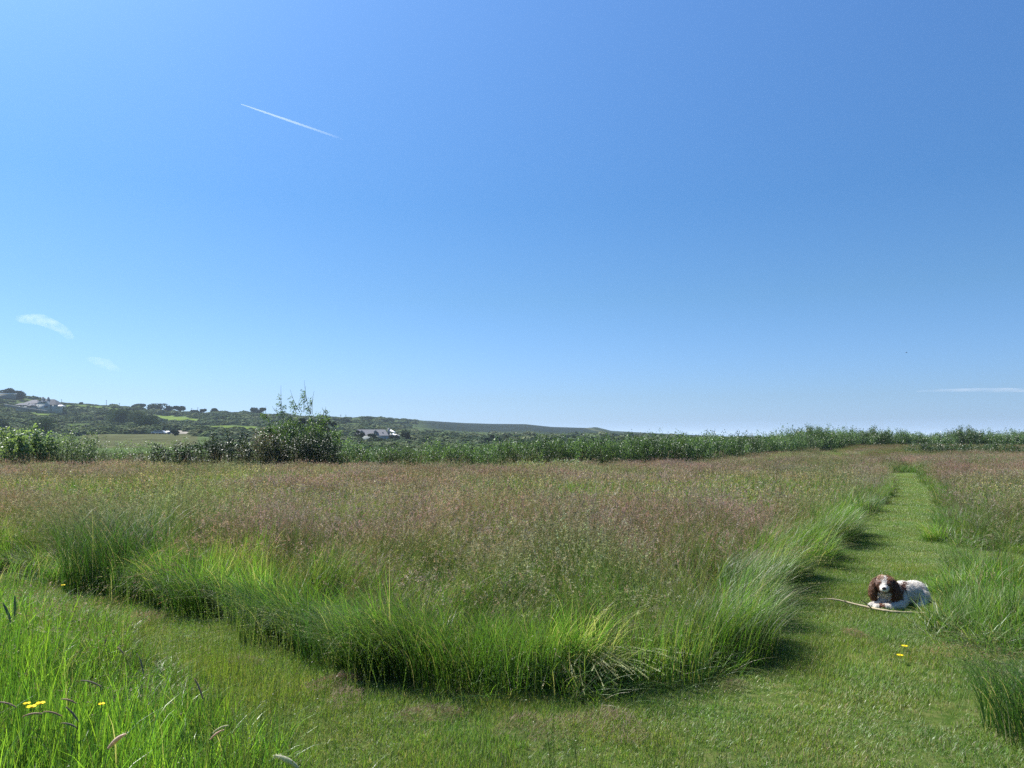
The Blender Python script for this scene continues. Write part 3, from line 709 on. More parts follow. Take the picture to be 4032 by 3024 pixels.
# the whippy tree rising above the skyline: several elder stems with long bare tips
def whip_tree(name, label, px, Y, w, top, whips, seed, cols):
    x, _, zt = at(px, top, Y); z = gz(x, Y)
    e = empty(name, (x, Y, z)); tag(e, label, 'tree')
    G, S = shrub(seed, w, w * .7, zt - z, 40, 7600, .10, cols, spike=.35, droop=.8, aspect=.4)
    link('crown', G.mesh('crown', M_leaf), e); link('trunk', S.mesh('trunk', M_wood), e)
    r_ = np.random.default_rng(seed + 50)
    for (p0, p1) in whips:
        a = np.array(at(p0[0], p0[1], Y)) - np.array((x, Y, z)); b = np.array(at(p1[0], p1[1], Y)) - np.array((x, Y, z))
        b[1] += r_.uniform(-.3, .3); m = 12; tt = np.linspace(0, 1, m + 1)
        bow = np.array([r_.uniform(-.08, .08), 0, 0]); cen = a + (b - a) * tt[:, None] + bow * np.sin(tt * math.pi)[:, None]
        rad = .014 * (1 - tt) + .004; V = []
        for i in range(m + 1):
            for q in range(3): V.append(cen[i] + rad[i] * np.array([math.cos(q * 2.1), math.sin(q * 2.1), 0]))
        Fs = [(i * 3 + j, i * 3 + (j + 1) % 3, (i + 1) * 3 + (j + 1) % 3, (i + 1) * 3 + j) for i in range(m) for j in range(3)]
        W = Geo(); W.add(V, Fs, (0.09, 0.09, 0.05))
        ln = np.linalg.norm(b - a); side = -1 if r_.random() < .75 else 1
        for i in range(int(6 * ln) + 2):        # drooping leaf sprays on one side, none on the last third
            t = r_.uniform(0.02, .72); c = a + (b - a) * t + bow * math.sin(t * math.pi); k = r_.integers(6, 12)
            P = c + np.stack([side * r_.uniform(0, .22, k), r_.uniform(-.1, .1, k), -r_.uniform(-.03, .13, k)], 1)
            ax = np.stack([side * r_.uniform(.5, 1, k), r_.uniform(-.4, .4, k), -r_.uniform(.2, 1, k)], 1); ax /= np.linalg.norm(ax, axis=1)[:, None]
            nb = np.cross(ax, r_.normal(size=(k, 3))); nb /= np.linalg.norm(nb, axis=1)[:, None]
            sz = r_.uniform(.07, .13, k)[:, None]
            V = np.stack([P - ax * sz / 2, P + nb * sz * .16, P + ax * sz / 2, P - nb * sz * .16], 1).reshape(-1, 3)
            W.add(V, np.arange(k * 4).reshape(-1, 4), np.array(cols[i % len(cols)]) * 1.0)
        link('branch', W.mesh('branch', M_leaf), e)
    return e
q = lambda a, b: ((1000 + a * .2049) / 3.9375, (1500 + b * .2049) / 3.9375)
GRN = [(0.085, 0.155, 0.065), (0.10, 0.18, 0.07), (0.07, 0.13, 0.06)]
whip_tree('elder_tree', 'loose green tree whose one bare shoot stands far above the left of its crown', q(520, 0)[0], 36.4, 2.6, 414,
          [(q(520, 640), q(490, 80)), (q(480, 640), q(345, 480)), (q(560, 640), q(568, 390)), (q(600, 660), q(640, 560))], 60, GRN)
whip_tree('elder_tree', 'tall loose green tree with several leaning leafy shoots against the sky', q(930, 0)[0], 36.0, 3.2, 412,
          [(q(880, 600), q(725, 170)), (q(820, 610), q(770, 380)), (q(960, 600), q(992, 100)), (q(1085, 640), q(995, -10)), (q(1120, 640), q(1155, 190)), (q(930, 600), q(890, 380)), (q(1090, 640), q(1080, 420))], 61, GRN)
whip_tree('elder_tree', 'slender green tree with short leafy tips between the whippy tree and the cottage', q(1340, 0)[0], 36.8, 1.9, 417,
          [(q(1330, 680), q(1330, 500)), (q(1380, 680), q(1390, 490)), (q(1300, 680), q(1270, 570)), (q(1450, 800), q(1445, 640))], 62, GRN)
whip_tree('elder_tree', 'thin young tree standing alone left of the whippy tree', q(260, 0)[0], 36.6, .8, 424, [(q(255, 720), q(205, 520)), (q(265, 720), q(240, 480))], 63, GRN)

# the long willow hedge along the field edge: separate bushes
HB = [shrub(100 + i, 2.9, 2.1, 1.0, 46, 5200, .085, [WIL, WIL + WILD, WILD + WIL[:1]][i % 3], spike=.32, droop=.5, aspect=.4, dens_low=.75) for i in range(5)]
HBm = [(G.mesh('willow_bush_foliage', M_leaf), S.mesh('willow_bush_stems', M_wood)) for G, S in HB]
top_px = np.array([[355, 447], [400, 446], [440, 443], [480, 441.5], [512, 440], [560, 438], [600, 437.5], [640, 436], [671, 435.2], [700, 434.6], [730, 435.6], [750, 436.4], [765, 435], [778, 430.6], [800, 431.5], [830, 429.4], [870, 430.2], [905, 431.2], [925, 432.5], [950, 431.8], [985, 430.2], [995, 432.8], [1015, 430.2], [1060, 431], [1200, 431]])
pos = []
yy0 = 0; cx = -7.6
while cx < 66:
    cy = hedge_y(cx) + 1.2; pos.append((cx, cy)); cx += (1.55 if cx < 9 else 1.9 if cx < 20 else 2.7) * (.9 if cx < 9 else 1) * random.uniform(.75, 1.3)
def hedge_label(px):
    if px < 470: return 'dense green willow bush in the low left stretch of the far hedge'
    if px < 610: return 'willow bush in the middle of the far hedge below the dark heath'
    if px < 760: return 'spiky-topped willow bush in the far hedge at the end of the ridge'
    return 'bushy willow in the tall far hedge standing against the sky'
for i, (cx, cy) in enumerate(pos):
    px = 512 + F * cx / cy; ty = float(np.interp(px, top_px[:, 0], top_px[:, 1])) + random.uniform(-1.3, 1.5)
    z = gz(cx, cy); zt = at(px, ty, cy)[2]; H = max(zt - z, 1.0) * 1.1
    if px > 765: H *= 1 + .16 * math.sin(i * 1.9) * math.sin(i * .7 + 1)
    k = i % 5; e = empty('willow_bush', (cx, cy, z), random.uniform(0, 6.28))
    sxy = (.85 if px < 640 else 1.0) * (1 + max(cy - 50, 0) / 60); e.scale = (sxy * random.uniform(.9, 1.1), sxy, H)
    lab = hedge_label(px); tag(e, lab, 'bush', 'willow bushes of the far hedge, ' + ('left stretch' if px < 470 else 'middle stretch' if px < 610 else 'ridge end' if px < 760 else 'skyline stretch'))
    link('foliage', HBm[k][0], e); link('stems', HBm[k][1], e)
    # a second row behind fills the hedge
    e2 = copy_tree(e, (cx + .8, cy + 1.7, gz(cx, cy)), random.uniform(0, 6.28), (sxy, sxy, H * random.uniform(.9, 1.02)))

# low scrub in front of the hedge on the right, and the mound
LOW = [(920, 59, 440, 3.2, 'dark spreading bush standing in front of the far hedge where the skyline hedge dips'),
       (938, 61, 441.5, 2.4, 'dark small bush just right of the spreading bush before the hedge'),
       (955, 60, 443.5, 2.6, 'low scrubby bush midway between the two dark bushes before the hedge'),
       (973, 58, 440.5, 3.4, 'broad dark bush before the hedge below its highest stretch'),
       (991, 62, 444, 2.6, 'thin straggling bush just left of the gap in the skyline hedge'),
       (1008, 57, 441.5, 3.6, 'dark bush at the right end of the field in front of the hedge gap')]
for i, (px, Y, ty, wd, lab) in enumerate(LOW):
    shrub_at(px, Y, ty, 'scrub_bush', lab, 'bush', wd, 2.2, 200 + i, 24, 2600, .10, WILD, M_leaf, spike=.4)
for i, (px, Y, ty, wd, lab) in enumerate([(540, 33.2, 457, 2.6, 'low pale green bracken mound at the foot of the middle hedge'), (568, 33.8, 457.5, 2.0, 'flat green bracken clump joined to the right of the pale mound'),
                                     (700, 43.5, 449, 2.6, 'light green low bramble below the spiky hedge tops'), (745, 50, 446.5, 3.0, 'yellow green bramble skirt at the foot of the hedge near the ridge end')]):
    shrub_at(px, Y, ty, 'bracken', lab, 'bracken', wd, 1.4, 230 + i, 30, 1500, .07, SYC + WIL, M_leaf, spike=.25)

# ------------------------------------------------------------------ far trees
def tree_mesh(seed, w, h, lobes, n, leaf, cols, flat=.45, stem=.25, layered=False):
    r_ = np.random.default_rng(seed); G = Geo(); T = Geo()
    for k in range(lobes):
        a = r_.uniform(0, 6.28); q = r_.uniform(0, .75); cz = h * r_.uniform(stem + .15, .88); cx, cy = q * w / 2 * math.cos(a), q * w / 2 * math.sin(a)
        rx = w * r_.uniform(.16, .30); rz = rx * (flat if layered else .8)
        m = n // lobes; v = r_.normal(size=(m, 3)); v /= np.linalg.norm(v, axis=1)[:, None]; v *= r_.uniform(.6, 1.05, (m, 1))
        P = np.array([cx, cy, cz]) + v * np.array([rx, rx, rz]); P[:, 2] = np.clip(P[:, 2], h * .06, h * 1.02)
        nr = v + r_.normal(size=(m, 3)) * .5; nr /= np.linalg.norm(nr, axis=1)[:, None]
        u = np.cross(nr, r_.normal(size=(m, 3))); u /= np.linalg.norm(u, axis=1)[:, None]; b = np.cross(nr, u); s = leaf * r_.uniform(.6, 1.3, (m, 1)) / 2
        V = np.stack([P - u * s, P + b * s * .7, P + u * s, P - b * s * .7], 1).reshape(-1, 3)
        c = np.array(cols)[r_.integers(0, len(cols))]; G.add(V, np.arange(m * 4).reshape(-1, 4), np.repeat(c[None] * r_.uniform(.75, 1.25, (m, 1)), 4, axis=0))
        V = []                                   # limb to the lobe
        for i in range(4):
            t = i / 3; p = np.array([cx * t, cy * t, h * .05 + (cz - h * .05) * t ** .8]); rd = w * .022 * (1.25 - t)
            for j in range(5): V.append(p + rd * np.array([math.cos(j * 1.257), math.sin(j * 1.257), 0]))
        T.add(V, [(i * 5 + j, i * 5 + (j + 1) % 5, (i + 1) * 5 + (j + 1) % 5, (i + 1) * 5 + j) for i in range(3) for j in range(5)], (.06, .05, .04))
    V = []
    for i in range(2):
        for j in range(6): V.append((w * (.05 - .02 * i) * math.cos(j * 1.047), w * (.05 - .02 * i) * math.sin(j * 1.047), -1.0 + i * h * .5))
    T.add(V, [(j, (j + 1) % 6, 6 + (j + 1) % 6, 6 + j) for j in range(6)], (.06, .05, .04))
    return G, T
PINE = [(0.030, 0.045, 0.028), (0.038, 0.055, 0.03), (0.026, 0.038, 0.026)]
def tree_at(px0, px1, ptop, pbot, Y, name, label, seed, layered=True, cols=PINE, lobes=9, n=1800, stem=.2, cat='tree'):
    s_ = Y / F; x = ((px0 + px1) / 2 - 512) * s_; w_ = (px1 - px0) * s_; zt = at(512, ptop, Y)[2]; z = gz(x, Y); h = max(zt - z, (pbot - ptop) * s_)
    G, T = tree_mesh(seed, w_ * 1.1, h, lobes, n, max(.5, s_ * 1.3), cols, stem=stem, layered=layered)
    e = empty(name, (x, Y, zt - h)); tag(e, label, cat)
    link('crown', G.mesh('crown', M_dull), e); link('trunk', T.mesh('trunk', M_wood), e); return e
tree_at(1, 16, 387.5, 397, 640, 'pine_tree', 'broad wind-shaped pine over the white roof at the top left of the hill', 301)
tree_at(14, 27, 391.5, 402, 650, 'pine_tree', 'dark tree sloping down the hill right of the broad wind-shaped pine', 302, False)
tree_at(133.5, 146, 404, 411.5, 690, 'pine_tree', 'dark leaning tree, first of the row on the skyline', 303)
tree_at(149.5, 165, 404, 412.5, 690, 'pine_tree', 'widest dark tree of the skyline row', 304, False)
tree_at(164.5, 172.5, 405.3, 415.5, 680, 'pine_tree', 'narrow tall dark tree close beside the widest skyline tree', 305, False, lobes=6, n=1000)
tree_at(174.5, 186.5, 406.3, 413.3, 690, 'pine_tree', 'flat-topped pine with daylight under its crown on the skyline', 306, stem=.4)
tree_at(190.5, 200, 410.4, 416.4, 680, 'pine_tree', 'low rounded dark tree between the flat-topped pine and the small pointed tree', 307, False, n=900)
tree_at(199.5, 206, 409.2, 415.5, 680, 'pine_tree', 'small pointed dark tree on the skyline', 308, False, lobes=5, n=700)
tree_at(209.5, 219, 408.4, 415.4, 690, 'pine_tree', 'dark tree with a ragged top ending the skyline row', 309)
tree_at(252.5, 265, 408.0, 415.0, 690, 'pine_tree', 'layered dark pine standing alone left of the whippy tree', 310)
tree_at(79, 83, 402.4, 404.4, 690, 'thorn_tree', 'tiny bush-like tree on the bare skyline beyond the white house', 311, False, lobes=4, n=300)
for i, (a, b, t, bo, lab) in enumerate([(277, 292, 415, 430, 'dark round tree seen through the left of the whippy tree'), (290, 306, 417, 432, 'low dark tree behind the middle of the whippy tree'),
                                        (303, 318, 414.8, 431, 'tall dark tree behind the leaning shoots'), (316, 330, 417, 432, 'dark tree behind the slender green tree'), (326, 337, 421, 434, 'rounded dark tree ending the clump behind the whippy tree')]):
    tree_at(a, b, t, bo + 6, 230, 'holm_oak', lab, 330 + i, False, n=2600, stem=.02, lobes=12)
q3 = lambda a, b: ((1380 + a * .11754) / 3.9375, (1660 + b * .11754) / 3.9375)
for i, (a, b, t, bo, lab) in enumerate([(60, 280, 250, 700, 'dark tree at the left gable of the long grey-roofed cottage'), (540, 900, 360, 760, 'dark spreading conifer in front of the cottage door'),
                                        (180, 480, 330, 760, 'greyish tree below the left dormer of the cottage'), (1300, 1640, 440, 900, 'dark tree under the low outbuilding roofs'), (1620, 2080, 255, 800, 'big dark round tree right of the cottage')]):
    p0 = q3(a, t); p1 = q3(b, bo)
    tree_at(p0[0], p1[0], p0[1], p1[1] + 3, 318 if i in (1, 2, 3) else 330, 'garden_tree', lab, 350 + i, i == 1, n=2200, stem=.02, lobes=11)

# hillside scrub: rounded wind-clipped bushes nobody could count
def dome(seed, n, cols):
    r_ = np.random.default_rng(seed); G = Geo(); v = r_.normal(size=(n, 3)); v[:, 2] = np.abs(v[:, 2]); v /= np.linalg.norm(v, axis=1)[:, None]
    lump = 1 + .18 * np.sin(v[:, 0] * 7 + seed) * np.cos(v[:, 1] * 6); v *= (r_.uniform(.8, 1.02, n) * lump)[:, None]
    P = v * np.array([.5, .5, .55]); nr = v + r_.normal(size=(n, 3)) * .35; nr /= np.linalg.norm(nr, axis=1)[:, None]
    u = np.cross(nr, r_.normal(size=(n, 3))); u /= np.linalg.norm(u, axis=1)[:, None]; b = np.cross(nr, u); s = r_.uniform(.05, .10, (n, 1))
    V = np.stack([P - u * s, P + b * s, P + u * s, P - b * s], 1).reshape(-1, 3); c = np.array(cols[seed % len(cols)])
    G.add(V, np.arange(n * 4).reshape(-1, 4), np.repeat(c[None] * r_.uniform(.7, 1.3, (n, 1)), 4, axis=0)); return G
SC = [(0.085, 0.12, 0.06), (0.065, 0.095, 0.052), (0.10, 0.13, 0.07), (0.05, 0.075, 0.045), (0.12, 0.145, 0.085)]
proto_coll('scrub', [dome(i, 420, SC).mesh(f'scrub.{i:03d}', M_dull) for i in range(10)])
n = 12000; uu = rng.uniform(-.95, .40, n); Y = rng.uniform(290, 1120, n); X = uu * Y; pxx = 512 + F * uu
Z = ground_z(X, Y); pyy = 436 - F * (Z - CAM_Z) / Y
k = (Y < ridge_depth(pxx) + 6)
for P in FIELDS + [VALLEY, TRACK, ride]: k &= ~in_poly(pxx, pyy, P)
cl = fbm(X, Y, 55, 1); k &= (cl > .36) | (rng.random(n) < .35)
isheath = (pxx > 415) & (Y > 560); k &= ~isheath | (rng.random(n) < .35)
k &= ~((pxx > 18) & (pxx < 64) & (Y > 500) & (Y < 545)); k &= ~((pxx > 352) & (pxx < 394) & (Y > 310) & (Y < 350))
X, Y, Z, pxx = X[k], Y[k], Z[k], pxx[k]; heathk = ((pxx > 415) & (Y > 560))
s = rng.uniform(3.2, 9.0, len(X)) * (.7 + .9 * fbm(X, Y, 70, 4)); s = np.where(heathk, s * .4, s); hz = s * rng.uniform(.42, .65, len(X)) * np.where(heathk, .6, 1) * np.where(Y > ridge_depth(pxx) - 25, .45, 1)
c, kk = PROTO['scrub']
scatter('hillside_scrub', c, np.stack([X, Y, Z - .3], 1), np.stack([np.zeros(len(X)), np.zeros(len(X)), rng.uniform(0, 6.28, len(X))], 1), np.stack([s, s, hz], 1), rng.integers(0, kk, len(X)),
        'rounded wind-clipped scrub bushes covering the far hillside')
# bushes across the valley just behind the hedge
n = 900; X = rng.uniform(-230, 60, n); Y = rng.uniform(150, 292, n); pxx = 512 + F * X / Y; Z = ground_z(X, Y); pyy = 436 - F * (Z - CAM_Z) / Y
k = ~((pxx > 60) & (pxx < 215) & (Y > 205)) & ((pxx > 195) | (Y > 255)) & (pxx > -100)
X, Y, Z = X[k], Y[k], Z[k]; s = rng.uniform(3, 7, len(X)); hz = s * rng.uniform(.4, .6, len(X)) * .8
scatter('valley_scrub', c, np.stack([X, Y, Z - .3], 1), np.stack([np.zeros(len(X)), np.zeros(len(X)), rng.uniform(0, 6.28, len(X))], 1), np.stack([s, s, hz], 1), rng.integers(0, kk, len(X)),
        'dark scrub bushes filling the valley behind the hedge')
for i, (a, b, t, bo, lab) in enumerate([(-6, 12, 422, 436, 'dark bushy thicket on the slope at the very left above the sycamores'), (28, 60, 417.5, 436, 'large dark thicket on the slope below the white house'),
                                        (110, 133, 409.5, 424, 'wide dark green bush clump in the middle of the slope'), (124, 150, 411, 424, 'pale topped bush clump next to the wide dark clump on the slope'), (134, 162, 416.5, 431, 'dark bushes just left of the sloping green field'),
                                        (56, 68, 407.5, 415, 'dark garden thicket right below the white house')]):
    yk = np.linspace(302, 690, 300); pk = (a + b) / 2; gy_ = 436 - F * (ground_z((pk - 512) / F * yk, yk) - CAM_Z) / yk; yk = float(yk[np.argmin(np.abs(gy_ - bo))])
    tree_at(a, b, t, bo, yk, 'thicket', lab, 370 + i, False, cols=[SC[1], SC[3], PINE[1]] if 'pale' not in lab else [SC[0], SC[2]], n=2600, stem=0.0, lobes=14, cat='bushes')
# ------------------------------------------------------------------ buildings
M_render = plain_mat('white_render', (0.36, 0.39, 0.37), 0.9, 0.08, 1.0)
M_slate = plain_mat('lichened_slate', (0.24, 0.235, 0.24), 0.9, 0.2, 1.5, col2=(0.17, 0.165, 0.17), spec=0.1)
M_dslate = plain_mat('dark_slate', (0.13, 0.13, 0.135), 0.9, 0.2, 1.2, spec=0.1)
M_white = plain_mat('white_paint', (0.7, 0.7, 0.7), 0.7, spec=0.1)
M_glass = plain_mat('window_glass', (0.05, 0.06, 0.07), 0.15, spec=.5)
M_stone = plain_mat('garden_stone', (0.20, 0.20, 0.17), 0.9, 0.3, 1.5)
M_brick = plain_mat('chimney_render', (0.34, 0.33, 0.31), 0.9, 0.1, 2)

def box_me(name, x0, x1, y0, y1, z0, z1, mat):
    V = [(x0, y0, z0), (x1, y0, z0), (x1, y1, z0), (x0, y1, z0), (x0, y0, z1), (x1, y0, z1), (x1, y1, z1), (x0, y1, z1)]
    return mesh_np(name, V, [(0, 3, 2, 1), (4, 5, 6, 7), (0, 1, 5, 4), (1, 2, 6, 5), (2, 3, 7, 6), (3, 0, 4, 7)], mat)
def roof_me(name, x0, x1, y0, y1, z0, z1, mat, hipl=0, hipr=0, ov=.3, axis='x'):
    """hipped or gabled roof with thick eaves; ridge along x (or y)"""
    if axis == 'y': xa, xb, ya, yb = y0, y1, x0, x1
    else: xa, xb, ya, yb = x0, x1, y0, y1
    xa -= ov; xb += ov; ya -= ov; yb += ov; ym = (ya + yb) / 2; t = .15
    V = [(xa, ya, z0 - t), (xb, ya, z0 - t), (xb, yb, z0 - t), (xa, yb, z0 - t), (xa, ya, z0), (xb, ya, z0), (xb, yb, z0), (xa, yb, z0), (xa + hipl, ym, z1), (xb - hipr, ym, z1)]
    if axis == 'y': V = [(b, a, c) for a, b, c in V]
    bm = bmesh.new(); vs = [bm.verts.new(v) for v in V]
    for f in [(0, 3, 2, 1), (0, 1, 5, 4), (1, 2, 6, 5), (2, 3, 7, 6), (3, 0, 4, 7), (4, 5, 9, 8), (6, 7, 8, 9), (5, 6, 9), (7, 4, 8)]: bm.faces.new([vs[i] for i in f])
    bmesh.ops.recalc_face_normals(bm, faces=bm.faces); me = bpy.data.meshes.new(name); bm.to_mesh(me); bm.free(); me.materials.append(mat); return me
def window(e, x0, x1, z0, z1, y, n=2):
    f = link('window', box_me('window', x0, x1, y - .08, y, z0, z1, M_white), e)
    w_ = (x1 - x0) / n
    for i in range(n): link('pane', box_me('pane', x0 + w_ * i + .08, x0 + w_ * (i + 1) - .08, y - .10, y - .078, z0 + .1, z1 - .1, M_glass), f)
    return f

# white house on the hillside; local x along the picture, y away, front at y = 0
q1 = lambda a, b: ((a * .14467) / 3.9375, (1500 + b * .14467) / 3.9375)
HY = 512.0; hs_ = HY / F
def hx_(a): return (q1(a, 0)[0] - 512) * hs_
def hz_(b): return CAM_Z + (436 - q1(0, b)[1]) * hs_
ox = hx_(1100); oz = hz_(800)
def lx(a): return hx_(a) - ox
def lz(b): return hz_(b) - oz
e = empty('house', (ox, HY, oz)); tag(e, 'white rendered house with hipped grey roofs and two chimneys on the far hillside', 'house')
link('wall', box_me('gable_wing', lx(990), lx(1330), 0, 9, lz(800) - 2, lz(640), M_render), e)
g = bmesh.new(); P_ = [(lx(990), 0, lz(640)), (lx(1330), 0, lz(640)), (lx(1260), 0, lz(550)), (lx(1075), 0, lz(550)), (lx(990), 9, lz(640)), (lx(1330), 9, lz(640)), (lx(1260), 9, lz(550)), (lx(1075), 9, lz(550))]
vs = [g.verts.new(p) for p in P_]
for f in [(0, 1, 2, 3), (5, 4, 7, 6), (1, 5, 6, 2), (4, 0, 3, 7), (3, 2, 6, 7)]: g.faces.new([vs[i] for i in f])
me = bpy.data.meshes.new('gable'); g.to_mesh(me); g.free(); me.materials.append(M_render); link('gable', me, e)
link('roof', roof_me('main_roof', lx(1075), lx(1490), 1.5, 10, lz(645), lz(488), M_dslate, 0, 4.0), e)
link('wall', box_me('main_wall', lx(1331), lx(1480), 1.8, 9.6, lz(800) - 2, lz(650), M_render), e)
link('roof', roof_me('wing_roof', lx(600), lx(960), 2, 9, lz(600), lz(505), M_slate, 4.0, 2.5), e)
link('wall', box_me('wing_wall', lx(620), lx(988), 2.3, 8.7, lz(760) - 2, lz(605), M_render), e)
link('roof', roof_me('porch_roof', lx(450), lx(790), -1.5, 2.0, lz(658), lz(600), M_slate, 3.0, .5), e)
link('roof', roof_me('porch_roof', lx(790), lx(985), -2.0, 2.0, lz(680), lz(612), M_slate, 1.5, 1.5), e)
link('wall', box_me('porch_wall', lx(470), lx(984), -1.2, 2.2, lz(770) - 2, lz(686), M_render), e)
window(e, lx(1115), lx(1245), lz(600), lz(548), -.002, 3); window(e, lx(1215), lx(1325), lz(735), lz(665), -.002, 3); window(e, lx(1030), lx(1065), lz(690), lz(665), -.002, 1)
window(e, lx(580), lx(700), lz(705), lz(670), -1.202, 3); window(e, lx(770), lx(880), lz(735), lz(690), -1.202, 3)
for a, b in ((1010, 1055), (1165, 1197)):
    ch = link('chimney', box_me('chimney', lx(a), lx(b), 4.5, 6.2, lz(560), lz(440), M_brick), e)
    link('chimney_pot', box_me('chimney_pot', lx(a) + .3, lx(b) - .3, 5.0, 5.6, lz(440), lz(424), M_brick), ch)
link('canopy', roof_me('canopy', lx(1490), lx(1640), 2, 7, lz(680), lz(645), M_white, .3, .8, 0), e)
link('canopy', box_me('canopy', lx(890), lx(965), -2.4, -1.8, lz(662), lz(648), M_white), e)
# retaining wall below the house
def strip_wall(name, pts, h, th, mat, label, cat):
    V = []
    for (X, Y, Z) in pts: V += [(X, Y, Z - 1), (X, Y, Z + h), (X, Y + th, Z + h), (X, Y + th, Z - 1)]
    n = len(pts); Fs = [(i * 4 + j, i * 4 + (j + 1) % 4, (i + 1) * 4 + (j + 1) % 4, (i + 1) * 4 + j) for i in range(n - 1) for j in range(4)]
    V = np.array(V); o = V[0].copy(); ob = link(name, mesh_np(name, V - o, Fs, mat), None, tuple(o)); return tag(ob, label, cat)
strip_wall('garden_wall', [(hx_(a), HY - 9, hz_(b)) for a, b in ((350, 672), (560, 705), (760, 745), (980, 780), (1200, 812), (1400, 838), (1520, 860))], .9, .6, M_stone, 'long sloping stone garden wall below the white house', 'wall')
# white low building under the broad pine
e = empty('outbuilding', ((q1(170, 0)[0] - 512) * 632 / F, 632, at(512, q1(0, 440)[1], 632)[2])); tag(e, 'low building with a white flat roof under the broad pine', 'building'); s2 = 632 / HY
link('roof', box_me('roof', -9 * s2, 4 * s2, 0, 6, 2.6, 3.4, M_white), e); link('wall', box_me('wall', -8.5 * s2, 3.6 * s2, .3, 5.7, -3, 2.598, M_stone), e)

# the long cottage beyond the hedge
CY = 340.0; cs = CY / F
cxx = lambda a: (q3(a, 0)[0] - 512) * cs
czz = lambda b: CAM_Z + (436 - q3(0, b)[1]) * cs
ox, oz = cxx(700), czz(700)
X_ = lambda a: cxx(a) - ox
Z_ = lambda b: czz(b) - oz
e = empty('cottage', (ox, CY, oz)); tag(e, 'long white cottage with a lichened grey roof and two dormers beyond the hedge', 'cottage')
link('wall', box_me('wall', X_(190), X_(1270), 0, 6, Z_(760) - 2, Z_(468), M_render), e)
link('roof', roof_me('roof', X_(190), X_(1270), 0, 6, Z_(465), Z_(262), M_slate, .4, 2.2), e)
for a in (385, 850):
    d_ = link('dormer', box_me('dormer', X_(a - 48), X_(a + 48), .05, 2.6, Z_(440), Z_(345), M_white), e)
    link('dormer_roof', roof_me('dormer_roof', X_(a - 60), X_(a + 60), -.1, 2.8, Z_(345), Z_(285), M_slate, 0, 0, .1, 'y'), d_)
    for k_ in (-1, 1): link('pane', box_me('pane', X_(a) + k_ * .42 - .3, X_(a) + k_ * .42 + .3, .0, .048, Z_(430), Z_(360), M_glass), d_)
window(e, X_(940), X_(990), Z_(570), Z_(500), -.002, 1); window(e, X_(1170), X_(1220), Z_(570), Z_(505), -.002, 1)
link('chimney', box_me('chimney', X_(1228), X_(1290), 2.4, 3.6, Z_(420), Z_(215), M_brick), e)
link('roof_light', box_me('roof_light', X_(1060), X_(1100), 1.05, 1.3, Z_(395), Z_(355), M_glass), e)
for i, (a, b, t, lab) in enumerate([(1290, 1420, 320, 'small white-roofed shed just right of the cottage chimney'), (1400, 1600, 440, 'low white-roofed shed down the slope between the cottage and the round tree')]):
    e = empty('shed', (cxx(a), CY + 4 - 3 * i, czz(t + 110))); tag(e, lab, 'shed'); w_ = cxx(b) - cxx(a)
    link('wall', box_me('wall', 0, w_, 0, 3, -3, Z_(t + 60) - Z_(t + 110), M_render), e)
    me = mesh_np('roof', [(-.2, -.2, 1.6), (w_ + .3, -.2, .75), (w_ + .3, 3.2, 1.0), (-.2, 3.2, 2.2), (-.2, -.2, 1.75), (w_ + .3, -.2, .9), (w_ + .3, 3.2, 1.15), (-.2, 3.2, 2.35)], [(0, 3, 2, 1), (4, 5, 6, 7), (0, 1, 5, 4), (1, 2, 6, 5), (2, 3, 7, 6), (3, 0, 4, 7)], M_white)
    link('roof', me, e)

# parked cars at the foot of the track
M_carw = plain_mat('pale_car_paint', (0.45, 0.46, 0.48), 0.3, spec=.6); M_card = plain_mat('dark_car_paint', (0.03, 0.035, 0.045), 0.3, spec=.6); M_tyre = plain_mat('tyre', (0.02, 0.02, 0.02), .9)
def car(x, y, z, rz, mat, label):
    e = empty('parked_car', (x, y, z), rz); tag(e, label, 'car')
    bm = bmesh.new(); prof = [(-2.1, .35), (-2.1, .85), (-1.2, .95), (-.7, 1.42), (.9, 1.45), (1.55, .95), (2.1, .8), (2.1, .35)]
    a = [bm.verts.new((px_, -.85, pz_)) for px_, pz_ in prof]; b = [bm.verts.new((px_, .85, pz_)) for px_, pz_ in prof]; bm.faces.new(a[::-1]); bm.faces.new(b)
    for i in range(len(prof)): j = (i + 1) % len(prof); bm.faces.new((a[i], a[j], b[j], b[i]))
    bmesh.ops.bevel(bm, geom=bm.edges[:], offset=.06, segments=2, affect='EDGES'); me = bpy.data.meshes.new('car_body'); bm.to_mesh(me); bm.free(); me.materials.append(mat); link('body', me, e)
    link('side_glass', mesh_np('side_glass', [(-1.0, -.858, .98), (1.3, -.858, .98), (.8, -.858, 1.36), (-.62, -.858, 1.34)], [(0, 1, 2, 3)], M_glass), e)
    for sx_ in (-1.3, 1.3):
        for sy_ in (-.8, .8):
            bm = bmesh.new(); bmesh.ops.create_cone(bm, cap_ends=True, segments=14, radius1=.33, radius2=.33, depth=.22, matrix=Matrix.Translation((sx_, sy_, .33)) @ Matrix.Rotation(R(90), 4, 'X')); me = bpy.data.meshes.new('wheel'); bm.to_mesh(me); bm.free(); me.materials.append(M_tyre); link('wheel', me, e)
q6 = lambda a, b: ((560 + a * .0904) / 3.9375, (1660 + b * .0904) / 3.9375)
for (a, b, rz, m, lab) in [(690, 545, .1, M_carw, 'pale car parked at the left by the tan valley field'), (870, 545, -.1, M_carw, 'second pale car parked beside the tan valley field, nose to the first'), (1210, 555, 1.3, M_carw, 'small white car seen end-on at the foot of the track')]:
    p = q6(a, b); Yc = 298.0; X = (p[0] - 512) * Yc / F; car(X, Yc, CAM_Z + (436 - p[1]) * Yc / F, rz, m, lab)
